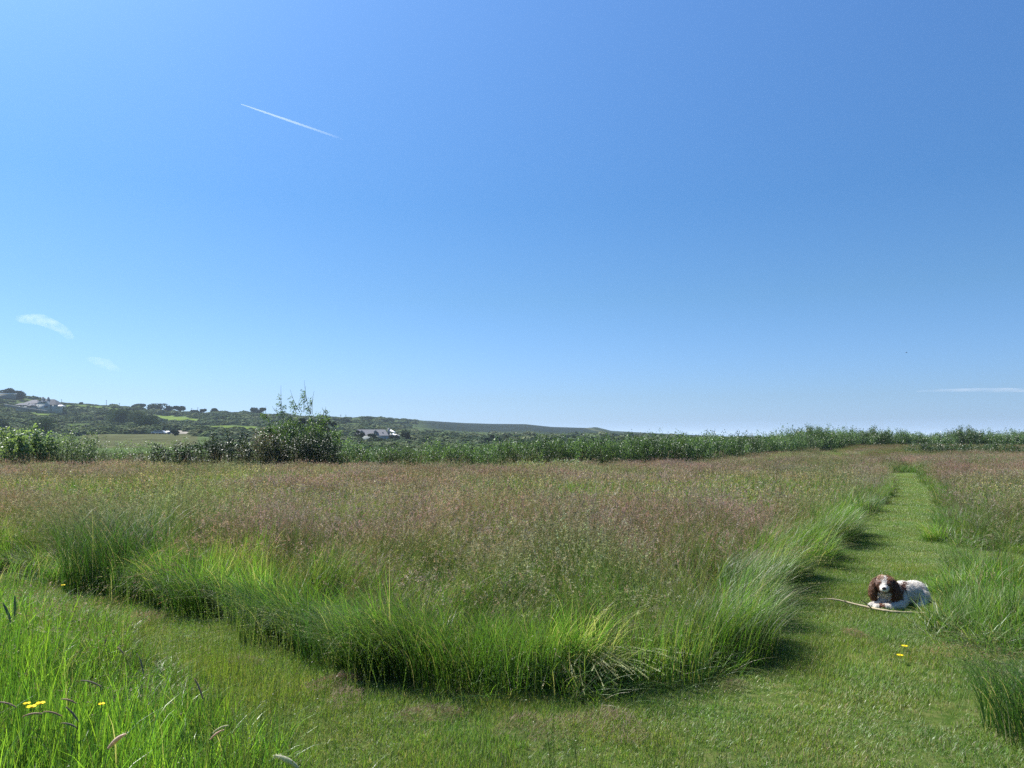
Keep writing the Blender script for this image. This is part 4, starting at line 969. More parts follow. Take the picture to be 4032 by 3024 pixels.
tree_at(q6(1330, 0)[0], q6(1640, 0)[0], q6(0, 330)[1], q6(0, 565)[1], 297, 'thicket', 'small dark bush beside the white car at the foot of the track', 390, False, stem=0, n=900, lobes=6, cat='bush')

# utility poles on the ridge
for (px, t, b, lab) in [(106.4, 400, 405.8, 'tallest utility pole on the skyline between the white house and the dark tree row'), (61.5, 399.3, 403, 'thin pole on the skyline just right of the white house'), (119.5, 402.8, 406.5, 'short pole right of the tallest utility pole'), (198, 407.3, 411.8, 'pole beside the small pointed tree'), (192, 408, 411.8, 'short pole between the dark trees of the skyline row'),
                        (341, 414.5, 418, 'thin mast on the ridge right of the whippy tree'), (346, 414.6, 418, 'second thin mast on the ridge right of the whippy tree')]:
    Y = 692; x = (px - 512) * Y / F; z0 = CAM_Z + (436 - b) * Y / F - 2; h = (b - t) * Y / F + 2
    e = empty('utility_pole', (x, Y, z0)); tag(e, lab, 'pole')
    bm = bmesh.new(); bmesh.ops.create_cone(bm, cap_ends=True, segments=8, radius1=.22, radius2=.14, depth=h, matrix=Matrix.Translation((0, 0, h / 2))); me = bpy.data.meshes.new('post'); bm.to_mesh(me); bm.free(); me.materials.append(M_wood); link('post', me, e)
    link('crossarm', box_me('crossarm', -.7, .7, -.31, -.19, h - .7, h - .5, M_wood), e)

# ------------------------------------------------------------------ dog
class Blob:
    def __init__(s): s.bm = bmesh.new()
    def ell(s, c, r, rot=(0, 0, 0)):
        from mathutils import Euler
        m = Matrix.Translation(c) @ Euler(rot).to_matrix().to_4x4() @ Matrix.Diagonal((*r, 1)); bmesh.ops.create_icosphere(s.bm, subdivisions=3, radius=1, matrix=m)
    def limb(s, pts):
        for (p, r), (p2, r2) in zip(pts[:-1], pts[1:]):
            p = Vector(p); p2 = Vector(p2); k = max(2, int((p2 - p).length / .012))
            for i in range(k + 1): t = i / k; s.ell(p.lerp(p2, t), (r + (r2 - r) * t,) * 3)
def remesh(bm, name, voxel, smooth=6):
    me = bpy.data.meshes.new(name + '_raw'); bm.to_mesh(me); bm.free(); o = bpy.data.objects.new(name + '_raw', me); C.objects.link(o)
    m = o.modifiers.new('r', 'REMESH'); m.mode = 'VOXEL'; m.voxel_size = voxel; s = o.modifiers.new('s', 'SMOOTH'); s.iterations = smooth; s.factor = .5
    dg = bpy.context.evaluated_depsgraph_get(); out = bpy.data.meshes.new_from_object(o.evaluated_get(dg)); out.name = name
    bpy.data.objects.remove(o); return out
WHT = np.array([0.66, 0.62, 0.56]); LIV = np.array([0.115, 0.052, 0.030]); RUST = np.array([0.24, 0.12, 0.06])
def fur_mat():
    m = leaf_mat('dog_coat', 0.18, 0.03, 0.5, 0.0, 0.0, 20, tcol=(1.1, 1.0, .9)); return m
M_fur = fur_mat(); M_nose = plain_mat('nose_leather', (0.035, 0.022, 0.02), .35, spec=.5); M_eye = plain_mat('eye', (0.02, 0.01, 0.006), .08, spec=.6)
def colour_mesh(me, fn):
    n = len(me.vertices); co = np.empty(n * 3, np.float32); me.vertices.foreach_get('co', co); co = co.reshape(-1, 3); no = np.empty(n * 3, np.float32); me.vertices.foreach_get('normal', no); no = no.reshape(-1, 3)
    c = fn(co); a = me.attributes.new('col', 'FLOAT_COLOR', 'POINT'); cc = np.ones((n, 4), np.float32); cc[:, :3] = c; a.data.foreach_set('color', cc.ravel()); me.materials.clear(); me.materials.append(M_fur)
    me.polygons.foreach_set('use_smooth', np.ones(len(me.polygons), bool)); return co, no, c
def fur(co, no, c, n, ln, down=.6, lie=1.0, flow=(0, 0, -1), wav=0.25, wd=.0035, seed=1):
    r_ = np.random.default_rng(seed); i = r_.integers(0, len(co), n); P = co[i] + r_.normal(size=(n, 3)) * .003; nr = no[i]; fl = np.array(flow, float)[None] + r_.normal(size=(n, 3)) * wav
    fl = fl - (fl * nr).sum(1)[:, None] * nr * .9; fl /= np.linalg.norm(fl, axis=1)[:, None] + 1e-6
    L_ = ln * r_.uniform(.5, 1.3, n)[:, None]; side = np.cross(nr, fl); side /= np.linalg.norm(side, axis=1)[:, None] + 1e-6
    p1 = P + nr * L_ * .28 + fl * L_ * .45 * lie; p2 = p1 + nr * L_ * .05 + fl * L_ * .6; w_ = wd * r_.uniform(.6, 1.3, n)[:, None]
    V = np.stack([P - side * w_, P + side * w_, p1 + side * w_ * .8, p1 - side * w_ * .8, p2 + side * w_ * .15, p2 - side * w_ * .15], 1).reshape(-1, 3)
    V[:, 2] = np.maximum(V[:, 2], .006)
    k = (np.arange(n) * 6)[:, None]; Fs = np.concatenate([np.array([[0, 1, 2, 3]]) + k, np.array([[3, 2, 4, 5]]) + k]); G = Geo(); cc = c[i] * r_.uniform(.75, 1.2, (n, 1)); G.add(V, Fs, np.repeat(cc, 6, axis=0)); return G

DX, DY_ = gpt(889, 609.5)
dog = empty('spaniel_dog', (DX, DY_ + .08, 0), -math.atan2(DX, DY_)); tag(dog, 'brown and white spaniel lying on the mown path behind a stick', 'dog')
B_ = Blob()
B_.ell((.075, .07, .125), (.115, .125, .118)); B_.ell((.165, .18, .125), (.115, .135, .115), (0, 0, -.7)); B_.ell((.225, .28, .118), (.11, .13, .105), (0, 0, -.6)); B_.ell((.275, .385, .112), (.115, .12, .105))
B_.ell((.325, .31, .075), (.075, .115, .078), (0, 0, -.4)); B_.ell((.18, .46, .07), (.07, .10, .07))
B_.limb([((.34, .28, .05), .04), ((.33, .15, .03), .032), ((.30, .08, .025), .028)])           # hind foot
B_.ell((.0, -.015, .165), (.085, .06, .07)); B_.limb([((.06, .03, .17), .085), ((.01, -.02, .225), .066)])                                  # neck
B_.ell((.0, -.035, .252), (.084, .080, .064)); B_.ell((.0, -.075, .236), (.076, .056, .056)); B_.ell((.0, -.06, .205), (.07, .055, .045)); B_.ell((-.034, -.112, .262), (.024, .014, .012)); B_.ell((.034, -.112, .262), (.024, .014, .012))
B_.limb([((.0, -.085, .226), .048), ((-.002, -.140, .212), .040), ((-.003, -.172, .211), .033)])
B_.limb([((.0, -.08, .19), .038), ((-.002, -.135, .182), .024)])                               # lower jaw
B_.limb([((.15, .02, .08), .06), ((.13, -.07, .04), .045), ((.05, -.12, .033), .034), ((-.045, -.145, .030), .030), ((-.075, -.155, .026), .030)])  # near foreleg
B_.limb([((.0, .03, .09), .06), ((-.04, -.03, .05), .04), ((-.10, -.09, .032), .030), ((-.125, -.11, .026), .028)])
me = remesh(B_.bm, 'dog_body', .0085, 5)
def coat(p):
    x, y, z = p.T; c = np.tile(WHT, (len(p), 1)); n_ = np.sin(x * 61 + y * 37) * .012 + np.sin(z * 83 + x * 40) * .008
    head = (y < .045) & (z > .165) & (np.abs(x) < .12)
    blaze = np.abs(x + .002 + n_ * .3) < (.017 + np.clip((z - .275) * .5, 0, .012) + np.clip(-y - .125, 0, .1) * 1.0)
    muzz = (y < -.138)
    brown = head & ~blaze & ~muzz
    c[brown] = LIV * 1.25
    c[head & (z < .188)] = LIV * .8
    c[head & (y < -.11) & (z < .190)] = np.array([.30, .26, .23])  # chin and throat darkened: shade below the head painted into the coat
    sh = (np.abs((x - .155 - n_) + (.18 - z) * .35) < .022) & (z > .07) & (y < .16) & (y > -.06) & (x > .10); c[sh] = LIV
    pt = ((x - .30) ** 2 + (y - .30) ** 2 * .6 + (z - .15) ** 2 < .0018 + n_ * .02); c[pt] = c[pt] * .55 + np.array([.45, .34, .26]) * .45
    tick = (np.sin(x * 210) * np.sin(y * 190 + z * 150) > .86) & (x > .15); c[tick] = c[tick] * .7 + LIV * .3
    leg = (z < .06) & (y < -.06) & (x > -.05) & (x < .0); c[leg] = LIV * 1.5
    return c
co, no, c = colour_mesh(me, coat); link('body', me, dog)
keep = ~((co[:, 1] < -.15) & (co[:, 2] > .17)) & (co[:, 2] > .012); co, no, c = co[keep], no[keep], c[keep]
bodyk = co[:, 1] > .05
link('coat_fur', fur(co[bodyk], no[bodyk], c[bodyk], 16000, .024, flow=(.5, .5, -.55), wav=.6, wd=.0017, seed=2).mesh('coat_fur', M_fur), dog)
link('coat_fur', fur(co[~bodyk], no[~bodyk], c[~bodyk], 12000, .014, flow=(0, .5, -.3), wav=.4, wd=.0014, seed=3).mesh('coat_fur', M_fur), dog)
topk = (co[:, 2] > .285) & (co[:, 1] < .05) & (np.abs(co[:, 0]) > .016)
if topk.any(): link('topknot', fur(co[topk], no[topk], np.tile(RUST, (topk.sum(), 1)) * 1.1, 700, .032, flow=(.6, .1, .2), wav=.5, wd=.0013, seed=4).mesh('topknot', M_fur), dog)
for sgn, pts, seed in ((-1, [((-.070, -.035, .275), .014), ((-.094, -.04, .240), .018), ((-.104, -.05, .190), .024), ((-.108, -.055, .140), .027), ((-.096, -.055, .095), .018)], 5),
                       (1, [((.070, -.03, .277), .015), ((.094, -.035, .242), .020), ((.104, -.045, .190), .028), ((.106, -.05, .140), .030), ((.090, -.055, .105), .020)], 6)):
    E_ = Blob(); E_.limb(pts)
    me = remesh(E_.bm, 'dog_ear', .0075, 4)
    co, no, c = colour_mesh(me, lambda p: (LIV[None] * 1.3 + (RUST - LIV * 1.3)[None] * np.clip(.5 + .5 * np.sin(p[:, 2:3] * 130 + p[:, 0:1] * 90), 0, 1) * (1 if sgn < 0 else .3)))
    ear = link('ear', me, dog); link('ear_fur', fur(co, no, c, 8000, .026, flow=(0, -.1, -1), wav=.8, wd=.0015, seed=seed).mesh('ear_fur', M_fur), ear)
def small(name, c, r, mat, par, rot=(0, 0, 0)):
    b = Blob(); b.ell(c, r, rot); me = bpy.data.meshes.new(name); b.bm.to_mesh(me); b.bm.free(); me.materials.append(mat); me.polygons.foreach_set('use_smooth', np.ones(len(me.polygons), bool)); return link(name, me, par)
small('nose', (-.003, -.201, .224), (.0195, .011, .0145), M_nose, dog)
for s_ in (-1, 1): small('eye', (s_ * .036, -.129, .252), (.010, .007, .010), M_eye, dog)
small('mouth', (-.002, -.172, .184), (.020, .014, .0045), M_nose, dog)

# ------------------------------------------------------------------ stick in front of the dog
def tube(G, pts, rad, sides, col):
    pts = np.array(pts, float); n = len(pts); V = []
    for i in range(n):
        d = pts[min(i + 1, n - 1)] - pts[max(i - 1, 0)]; d /= np.linalg.norm(d); a = np.cross(d, (0, 0.13, 1.0)); a /= np.linalg.norm(a); b = np.cross(d, a)
        for j in range(sides): t = 2 * math.pi * j / sides; V.append(pts[i] + rad[i] * (a * math.cos(t) + b * math.sin(t)))
    G.add(V, [(i * sides + j, i * sides + (j + 1) % sides, (i + 1) * sides + (j + 1) % sides, (i + 1) * sides + j) for i in range(n - 1) for j in range(sides)], col)
def spline(px, k=6):
    P = [np.array((*gpt(a, b, h), h)) for a, b, h in px]; out = []
    for i in range(len(P) - 1):
        p0, p1, p2, p3 = P[max(i - 1, 0)], P[i], P[i + 1], P[min(i + 2, len(P) - 1)]
        for j in range(k): t = j / k; out.append(.5 * ((2 * p1) + (-p0 + p2) * t + (2 * p0 - 5 * p1 + 4 * p2 - p3) * t * t + (-p0 + 3 * p1 - 3 * p2 + p3) * t ** 3))
    out.append(P[-1]); return np.array(out)
M_bark = plain_mat('stick_bark', (0, 0, 0), .8, .35, 60, .002, vcol=True)
c_ = spline([(819.6, 598.9, .06), (830, 598.8, .07), (839.2, 600.1, .065), (853, 603.6, .05), (869.5, 607.4, .04), (882, 609.8, .045), (894.8, 611.8, .04), (911, 612.6, .03), (927, 613.3, .03)])
st = empty('stick', tuple(c_[0])); tag(st, 'long bare pale stick with one side twig lying under the spaniel\'s paw', 'stick')
G = Geo(); tt = np.linspace(0, 1, len(c_)); tube(G, c_ - c_[0], (.0035 + .0075 * np.sin(np.clip(tt * 1.25, 0, 1) * math.pi * .6)) * (1 + .12 * np.sin(tt * 60)), 8, (0.36, 0.30, 0.19)); link('branch', G.mesh('branch', M_bark, True), st)
t_ = spline([(871, 607.8, .04), (866, 603.6, .09), (860.7, 599.5, .13)]); G = Geo(); tube(G, t_ - c_[0], np.linspace(.006, .003, len(t_)), 6, (0.16, 0.13, 0.09)); link('twig', G.mesh('twig', M_bark, True), st)
G = Geo()
for (u, s2_) in ((8, .04), (14, -.03), (30, .035)): p = c_[u] - c_[0]; tube(G, [p, p + np.array([.012, s2_, .02])], [.004, .0015], 5, (0.16, 0.13, 0.09))
link('knot', G.mesh('knot', M_bark, True), st)

# ------------------------------------------------------------------ flowers
M_petal = plain_mat('yellow_petal', (0.68, 0.50, 0.008), .7, spec=.1); M_stalk = plain_mat('flower_stalk', (0.08, 0.14, 0.03), .7)
M_centre = plain_mat('flower_centre', (0.55, 0.38, 0.02), .8)
def flower(name, label, cat, x, y, z, h, r, n, tilt=(0, 0), group=None, closed=.35):
    e = empty(name, (x, y, z)); tag(e, label, cat, group)
    G = Geo(); tx, ty = tilt; tube(G, [(0, 0, 0), (tx * .3, ty * .3, h * .5), (tx, ty, h)], [.0018, .0014, .001], 5, (0, 0, 0)); link('stalk', G.mesh('stalk', M_stalk), e)
    ms = {}
    for k in range(n):
        a = 2 * math.pi * k / n + .2; d = np.array([math.cos(a), math.sin(a), 0]); s_ = np.array([-math.sin(a), math.cos(a), 0]); w_ = r * (1.25 if n < 8 else .35); c0 = np.array([tx, ty, h]) + d * r * .12
        P = [c0, c0 + d * r * .5 + s_ * w_ * .5 + np.array([0, 0, r * closed * .5]), c0 + d * r + s_ * w_ * .28 + np.array([0, 0, r * closed]), c0 + d * r - s_ * w_ * .28 + np.array([0, 0, r * closed]), c0 + d * r * .5 - s_ * w_ * .5 + np.array([0, 0, r * closed * .5])]
        bm = bmesh.new(); vs = [bm.verts.new(p) for p in P]; bm.faces.new(vs); bmesh.ops.triangulate(bm, faces=bm.faces); me = bpy.data.meshes.new('petal'); bm.to_mesh(me); bm.free(); me.materials.append(M_petal); link('petal', me, e)
    small('flower_centre', (tx, ty, h + r * .12), (r * .3, r * .3, r * .2), M_centre, e); return e
def flower_px(px, py, h, *a, **k):
    x, y = gpt(px, py, h); return (x, y)
for (px, py, h, r, lab) in [(21.5, 704.5, .46, .014, 'dull half-hidden buttercup at the back of the three in the lush grass'), (26, 708, .47, .019, 'lowest and brightest of the three buttercups in the lush grass'), (35, 704.5, .48, .018, 'wide open buttercup on the right of the three in the lush grass'),
                        (96.3, 705, .47, .013, 'single yellow buttercup between arching grass heads in the near corner'), (60.5, 585.5, .40, .016, 'tiny distant buttercup in the grass left of the mown path')]:
    x, y = gpt(px, py, h); flower('buttercup', lab, 'flower', x, y, 0, h, r, 5, (.02, .01))
for (px, py, lab) in [(904.3, 645.8, 'upper of two yellow dandelions on the mown path below the dog'), (899.6, 655, 'lower of two yellow dandelions on the mown path below the dog')]:
    x, y = gpt(px, py, .07); flower('dandelion', lab, 'flower', x, y, 0, .07, .022, 14, (0, 0), closed=.15)

# ------------------------------------------------------------------ dry clippings and bare patch on the turf
for (dx, dy, s_, lab) in [(1215, 1592, 1.0, 'dark brown clump of dry clippings at the bottom centre of the mown path'), (1120, 1582, .8, 'brown clump of dry clippings left of the bottom-centre clump'), (722, 1488, .85, 'pinkish heap of dry clippings below the drooping green mound'), (745, 1522, .8, 'thin scatter of clippings just below the pinkish heap'),
                          (1583, 1492, .5, 'small isolated clump of dry clippings on the wide green turf'), (300, 1352, 1.2, 'spread of dry cut grass at the left end of the mown path'), (530, 1440, .7, 'faint clippings at the edge of the lush corner grass'), (1330, 1585, 1.1, 'thin reddish clippings right of the dark brown clump'), (930, 1560, .9, 'sparse clippings on the turf under the drooping green mound'),
                          (1845, 1378, .6, 'faint brown clippings on the path between the meadow corner and the dandelions')]:
    x, y = gpt(dx * .46293, dy * .46293); me = PROTO['clippings'][0].objects[random.randrange(3)].data
    o = link('grass_clippings', me, None, (x, y, .03), random.uniform(0, 6), (s_, s_ * .7, s_ * 1.6)); tag(o, lab, 'clippings')
x, y = gpt(2105 * .46293, 1418 * .46293); G = Geo(); n = 500; a, b = disc_pts(n, .3); c = pick([(0.20, 0.12, 0.07), (0.26, 0.18, 0.10), (0.30, 0.24, 0.13)], n)
blades(G, a * 1.3, b * .8, rng.uniform(.02, .05, n), np.full(n, .004), rng.uniform(.9, 1.5, n), rng.uniform(1.2, 1.7, n), rng.uniform(0, 6.28, n), c, c, 2, z0=rng.uniform(.02, .05, n))
o = link('dead_grass_patch', G.mesh('dead_grass_patch', M_head), None, (x, y, 0)); tag(o, 'reddish brown dead grass patch under the clump on the right', 'dead grass')

# ------------------------------------------------------------------ foxtail heads arching in the near corner
M_fox = leaf_mat('foxtail', .35, .02, .5, .1, .2, 3)
def foxtail(px, py, px2, py2, zc, label, col, rad=.0055):
    """head from its lower end (px,py) to its tip (px2,py2), at distance set by head height zc"""
    x, y = gpt(px, py, zc); x2 = x + (px2 - px) / F * y; z2 = zc - (py2 - py) / F * y
    e = empty('foxtail_grass', (x - .03, y + .02, 0)); tag(e, label, 'grass stem')
    o = np.array((x - .03, y + .02, 0)); a = np.array((x, y, zc)) - o; b = np.array((x2, y - .01, z2)) - o
    G = Geo(); m = a * .55 + np.array([-.02, 0, .03]); P = [np.zeros(3), a * .3, m, a]; tube(G, P, [.0016, .0015, .0013, .0012], 5, (0.09, 0.13, 0.04)); link('stalk', G.mesh('stalk', M_fox), e)
    col = tuple(2.3 * c_ for c_ in col); G = Geo(); mid = (a + b) / 2 + np.array([0, 0, .16 * np.linalg.norm(b - a)]); t = np.linspace(0, 1, 13)[:, None]; P = (1 - t) ** 2 * a + 2 * t * (1 - t) * mid + t ** 2 * b
    rr_ = rad * (np.sin(np.clip(t[:, 0] * .9 + .08, 0, 1) * math.pi) ** .5) * (1 + .12 * np.sin(t[:, 0] * 80)) + .0006; tube(G, P, rr_, 8, col)
    n = 160; i = rng.integers(0, 12, n); f_ = rng.random(n)[:, None]; c0 = P[i] * (1 - f_) + P[i + 1] * f_; flecks(G, c0 + rng.normal(size=(n, 3)) * rad * .55, np.full(n, .007), .25, np.tile(np.array(col) * 1.2, (n, 1)))
    link('seed_head', G.mesh('seed_head', M_fox), e); return e
k1_ = lambda a, b: (a * .4973 / 3.9375, (2200 + b * .4973) / 3.9375)
FX = [((800, 1010), (650, 960), .50, 'dark foxtail head bending left above the two buttercups', (0.12, 0.10, 0.08)), ((335, 1225), (200, 1240), .47, 'brownish foxtail head lying flat right of the brightest buttercup', (0.16, 0.12, 0.09)), ((490, 1245), (360, 1205), .47, 'arched foxtail head pointing left below the single buttercup', (0.15, 0.11, 0.08)),
      ((625, 1290), (530, 1170), .47, 'long curved dark foxtail just left of the single buttercup', (0.10, 0.09, 0.07)), ((600, 1140), (500, 1105), .49, 'short brown foxtail above the long curved one', (0.17, 0.12, 0.09)), ((130, 1175), (0, 1130), .48, 'brown foxtail arching off the left side below the buttercups', (0.17, 0.12, 0.10)),
      ((610, 1335), (500, 1295), .45, 'dark foxtail head low in the lush grass', (0.11, 0.10, 0.08)), ((1610, 1110), (1545, 950), .50, 'tall brown foxtail drooping beside the ryegrass stalks', (0.15, 0.11, 0.09)), ((1690, 1375), (1810, 1315), .45, 'grey green foxtail pointing right near the bottom of the lush corner', (0.20, 0.20, 0.14)),
      ((1665, 1430), (1775, 1350), .44, 'pinkish foxtail just under the grey green one', (0.28, 0.20, 0.17)), ((860, 1500), (1000, 1385), .45, 'fluffy pinkish grass head in the bottom left lush grass', (0.26, 0.19, 0.16)), ((1140, 910), (1105, 770), .50, 'upright dark foxtail in the middle of the lush grass', (0.11, 0.10, 0.08)),
      ((120, 450), (120, 290), .47, 'thick dark upright foxtail at the left side of the picture', (0.09, 0.11, 0.07)), ((90, 505), (25, 350), .46, 'thick dark foxtail leaning left beside the upright one', (0.07, 0.08, 0.06)), ((830, 690), (850, 620), .42, 'small purple brown seed head at the edge of the lush grass', (0.14, 0.10, 0.09)),
      ((985, 760), (940, 700), .42, 'small pale brown seed head left of the upright dark foxtail', (0.2, 0.15, 0.12))]
for a, b, zc, lab, col in FX:
    p = k1_(*a); p2 = k1_(*b); foxtail(p[0], p[1], p2[0], p2[1], zc, lab, col, .007 if 'thick' in lab else .0075 if 'fluffy' in lab else .003)
k2_ = lambda a, b: ((1000 + a * .4973) / 3.9375, (2200 + b * .4973) / 3.9375)
foxtail(*k2_(350, 1655), *k2_(165, 1555), .42, 'thick grey seed head curving in at the bottom edge', (0.24, 0.23, 0.17), .009)

# dock stems with dark seed clusters in the grass on the right
def dock(px, py, h, label, n=1):
    x, y = gpt(px, py, 0); e = empty('dock_plant', (x, y, 0)); tag(e, label, 'plant')
    G = Geo(); tube(G, [(0, 0, 0), (.02, 0, h * .5), (.05, 0, h)], [.004, .003, .002], 5, (.10, .07, .04)); link('stalk', G.mesh('stalk', M_fox), e)
    G = Geo(); m = 160; t = rng.uniform(.5, 1, m); k = rng.integers(0, 5, m); c0 = np.stack([.05 * t + (k - 2) * .05 * (t - .4), (k % 3 - 1) * .04 * t, h * t], 1) + rng.normal(size=(m, 3)) * .012
    flecks(G, c0, np.full(m, .016), .6, np.tile((.075, .045, .035), (m, 1)) * rng.uniform(.7, 1.3, (m, 1))); link('seed_cluster', G.mesh('seed_cluster', M_fox), e)
for px, py, h, lab in [(1018, 536, .62, 'dark dock plant rising at the right side of the picture'), (1004, 545, .55, 'dark dock plant left of the one at the side'), (948, 533, .5, 'dock plant in the grass just right of the mown path'), (926 + 34, 528, .48, 'second dock plant right of the mown path, slightly farther off')]: dock(px, py, h, lab)

# ------------------------------------------------------------------ particular tufts
def big_tuft(name, label, px, py, n, r, lmin, lmax, th1, lean, cols, spread=.5, heads=0, hcols=STRAW, th0=.2, wmax=.0055, squash=1.0, straw=.1):
    n = int(n * .6); x, y = gpt(px, py); G = Geo(); bx, by = disc_pts(n, r * 1.15); by *= squash; az = lean + rng.normal(0, spread, n); c = pick(cols, n); s = rng.random(n) < straw; c[s] = pick(STRAW, s.sum())
    blades(G, bx, by, rng.uniform(lmin, lmax, n), rng.uniform(.003, wmax, n), rng.uniform(0, th0, n), rng.uniform(th1 * .55, th1, n), az, c, c * 1.1, 6)
    e = empty(name, (x, y, -.005)); tag(e, label, 'grass tuft'); link('blades', G.mesh('blades', M_grass), e)
    if heads:
        G = Geo(); add_heads(G, heads, r * .8, lmax * .9, lmax * 1.2, hcols, .13, .005, 22, .013, (0.30, 0.27, 0.16), (th1 * .8, th1 * 1.05), lean, .0026); link('seed_heads', G.mesh('seed_heads', M_head), e)
    return e
E = big_tuft
E('drooping_tuft', 'big green tuft cascading left over the path below the meadow corner', 392, 668, 1500, .36, .45, .8, 2.1, R(205), DARKG + GREENS, .6)
E('drooping_tuft', 'dense dark mound of grass drooping over the turf at centre left', 345, 655, 1200, .32, .4, .7, 2.1, R(215), DARKG, .6)
E('drooping_tuft', 'green grass combed down towards the turf right of the dark mound', 452, 678, 1500, .36, .45, .8, 2.0, R(235), DARKG + GREENS, .6)
fan = E('drooping_tuft', 'pale seed stems fanning out over the turf at the meadow corner', 577, 676, 420, .2, .5, .85, 1.75, R(-52), GREENS[:2] + [(0.36, 0.34, 0.20), (0.28, 0.30, 0.15)], .4, straw=.3, th0=.9)
G = Geo(); add_heads(G, 60, .2, .5, .85, [(0.42, 0.40, 0.30), (0.32, 0.31, 0.2)], .13, .0035, 26, .011, (0.32, 0.31, 0.19), (1.5, 1.95), R(-62), .003, t0=.7); link('seed_heads', G.mesh('seed_heads', M_head), fan)
E('upright_tuft', 'bright green upright tuft between the cascading grass and the pale fan', 520, 682, 1300, .33, .4, .62, 1.0, R(-80), GREENS, 1.5, straw=.03)
E('upright_tuft', 'yellow green upright tuft right of the pale fan', 650, 672, 1500, .38, .35, .58, .8, R(-40), [(0.12, 0.17, 0.03), (0.16, 0.18, 0.05)] + GREENS, 1.8, 12)
E('upright_tuft', 'dense green tuft at the right corner of the meadow', 722, 655, 1400, .36, .35, .58, 1.2, R(-20), GREENS, 1.0, 10)
E('flattened_tuft', 'dry straw-coloured grass lying flat behind the bright corner tufts', 555, 640, 1000, .6, .35, .62, 1.9, R(-25), STRAW + [(0.14, 0.18, 0.07)] + GREENS[:2], .7, 40, straw=.3, th0=.8, squash=.7)
E('flattened_tuft', 'pale grass bent flat in the middle of the near meadow', 660, 612, 900, .6, .35, .6, 1.8, R(180), STRAW + GREENS, .8, 30, straw=.35)
E('drooping_tuft', 'silvery stems drooping right onto the path opposite the stick', 748, 600, 1200, .32, .45, .75, 1.9, R(0), DARKG + GREENS[:2], .6, 36)
E('drooping_tuft', 'tuft bent over the left side of the path beyond the dog', 836, 546, 500, .28, .4, .65, 1.9, R(-20), DARKG, .6, 20)
E('drooping_tuft', 'dark drooping tuft where the path narrows in the distance', 866, 512, 700, .3, .35, .55, 1.9, R(-10), DARKG, .6, 12)
E('tall_tuft', 'tall dark grass clump standing above its neighbours on the left', 116, 588, 2300, .5, .6, 1.2, 1.5, R(180), DARKG, 1.8, 70, BROWN + STRAW[:1], wmax=.007, squash=.7)
E('tall_tuft', 'bushy dark green tuft right of the tall dark clump', 150, 597, 1200, .36, .45, .75, 1.8, R(-20), DARKG + GREENS[:1], 1.0, 20)
E('drooping_tuft', 'reddish tinged tuft drooping at the left bend of the path', 205, 612, 1100, .32, .4, .68, 2.0, R(200), GREENS + DARKG, .7, 20)
E('drooping_tuft', 'dark green tuft over the left path, halfway to the corner mound', 280, 636, 1200, .32, .4, .68, 1.9, R(200), DARKG, .7)
E('upright_tuft', 'bright green clump between the dog and the right side of the picture', 1003, 632, 2000, .40, .3, .5, 1.3, R(60), GREENS + LUSH[:1], 1.2, 14)
E('upright_tuft', 'grass tuft with long pale stems at the bottom right corner', 1052, 738, 1600, .30, .35, .62, 1.7, R(170), DARKG, 1.0, 50)
E('flattened_tuft', 'pale flattened grass at the far left beyond the mown path', 60, 582, 600, .7, .3, .5, 1.7, R(0), STRAW[:1] + GREENS + DARKG, 1.2, 16, straw=.2, squash=.5)

# ------------------------------------------------------------------ sky things: contrail, cloud wisps, a bird
def vol_mat(name, dens, col, ramp=None, noise=None, aniso=.3):
    m = bpy.data.materials.new(name); m.use_nodes = True; t = m.node_tree; t.nodes.clear()
    v = N(t, 'ShaderNodeVolumePrincipled'); v.inputs['Color'].default_value = (*col, 1); v.inputs['Density'].default_value = dens; v.inputs['Anisotropy'].default_value = aniso
    tc = N(t, 'ShaderNodeTexCoord'); o = N(t, 'ShaderNodeOutputMaterial'); L(t, v.outputs[0], o.inputs['Volume'])
    return m, t, v, tc
a = np.array(at(241.0, 104.2, 20000.)); b = np.array(at(345, 140, 23500.))
d = b - a; Ln = np.linalg.norm(d)
m, t, v, tc = vol_mat('contrail_ice', 0, (1, 1, 1))
s3 = N(t, 'ShaderNodeSeparateXYZ'); L(t, tc.outputs['Object'], s3.inputs[0])
mr = N(t, 'ShaderNodeMapRange', inp={'From Min': 0.0, 'From Max': Ln, 'To Min': 0.0062, 'To Max': 0.0}); L(t, s3.outputs[2], mr.inputs[0]); pw_ = N(t, 'ShaderNodeMath', operation='MULTIPLY', inp={1: 1.0}); L(t, mr.outputs[0], pw_.inputs[0]); L(t, pw_.outputs[0], v.inputs['Density'])
G = Geo(); V = []; ns = 16; nc = 12
for i in range(ns + 1):
    tt_ = i / ns; rd = 12 + 22 * min(1, tt_ * 2.5) ** .7
    for j in range(nc): V.append((rd * math.cos(j / nc * 6.2832), rd * math.sin(j / nc * 6.2832), Ln * tt_))
Fs = [(i * nc + j, i * nc + (j + 1) % nc, (i + 1) * nc + (j + 1) % nc, (i + 1) * nc + j) for i in range(ns) for j in range(nc)]
bm = bmesh.new(); vs = [bm.verts.new(p) for p in V]; [bm.faces.new([vs[q_] for q_ in f]) for f in Fs]; bm.faces.new(vs[:nc][::-1]); bm.faces.new(vs[-nc:]); me = bpy.data.meshes.new('contrail'); bm.to_mesh(me); bm.free(); me.materials.append(m)
o = link('contrail', me, None, tuple(a)); o.rotation_euler = Vector(d).to_track_quat('Z', 'Y').to_euler(); tag(o, 'thin white aircraft vapour trail slanting down across the blue sky', 'contrail')
m.cycles.volume_step_rate = 4
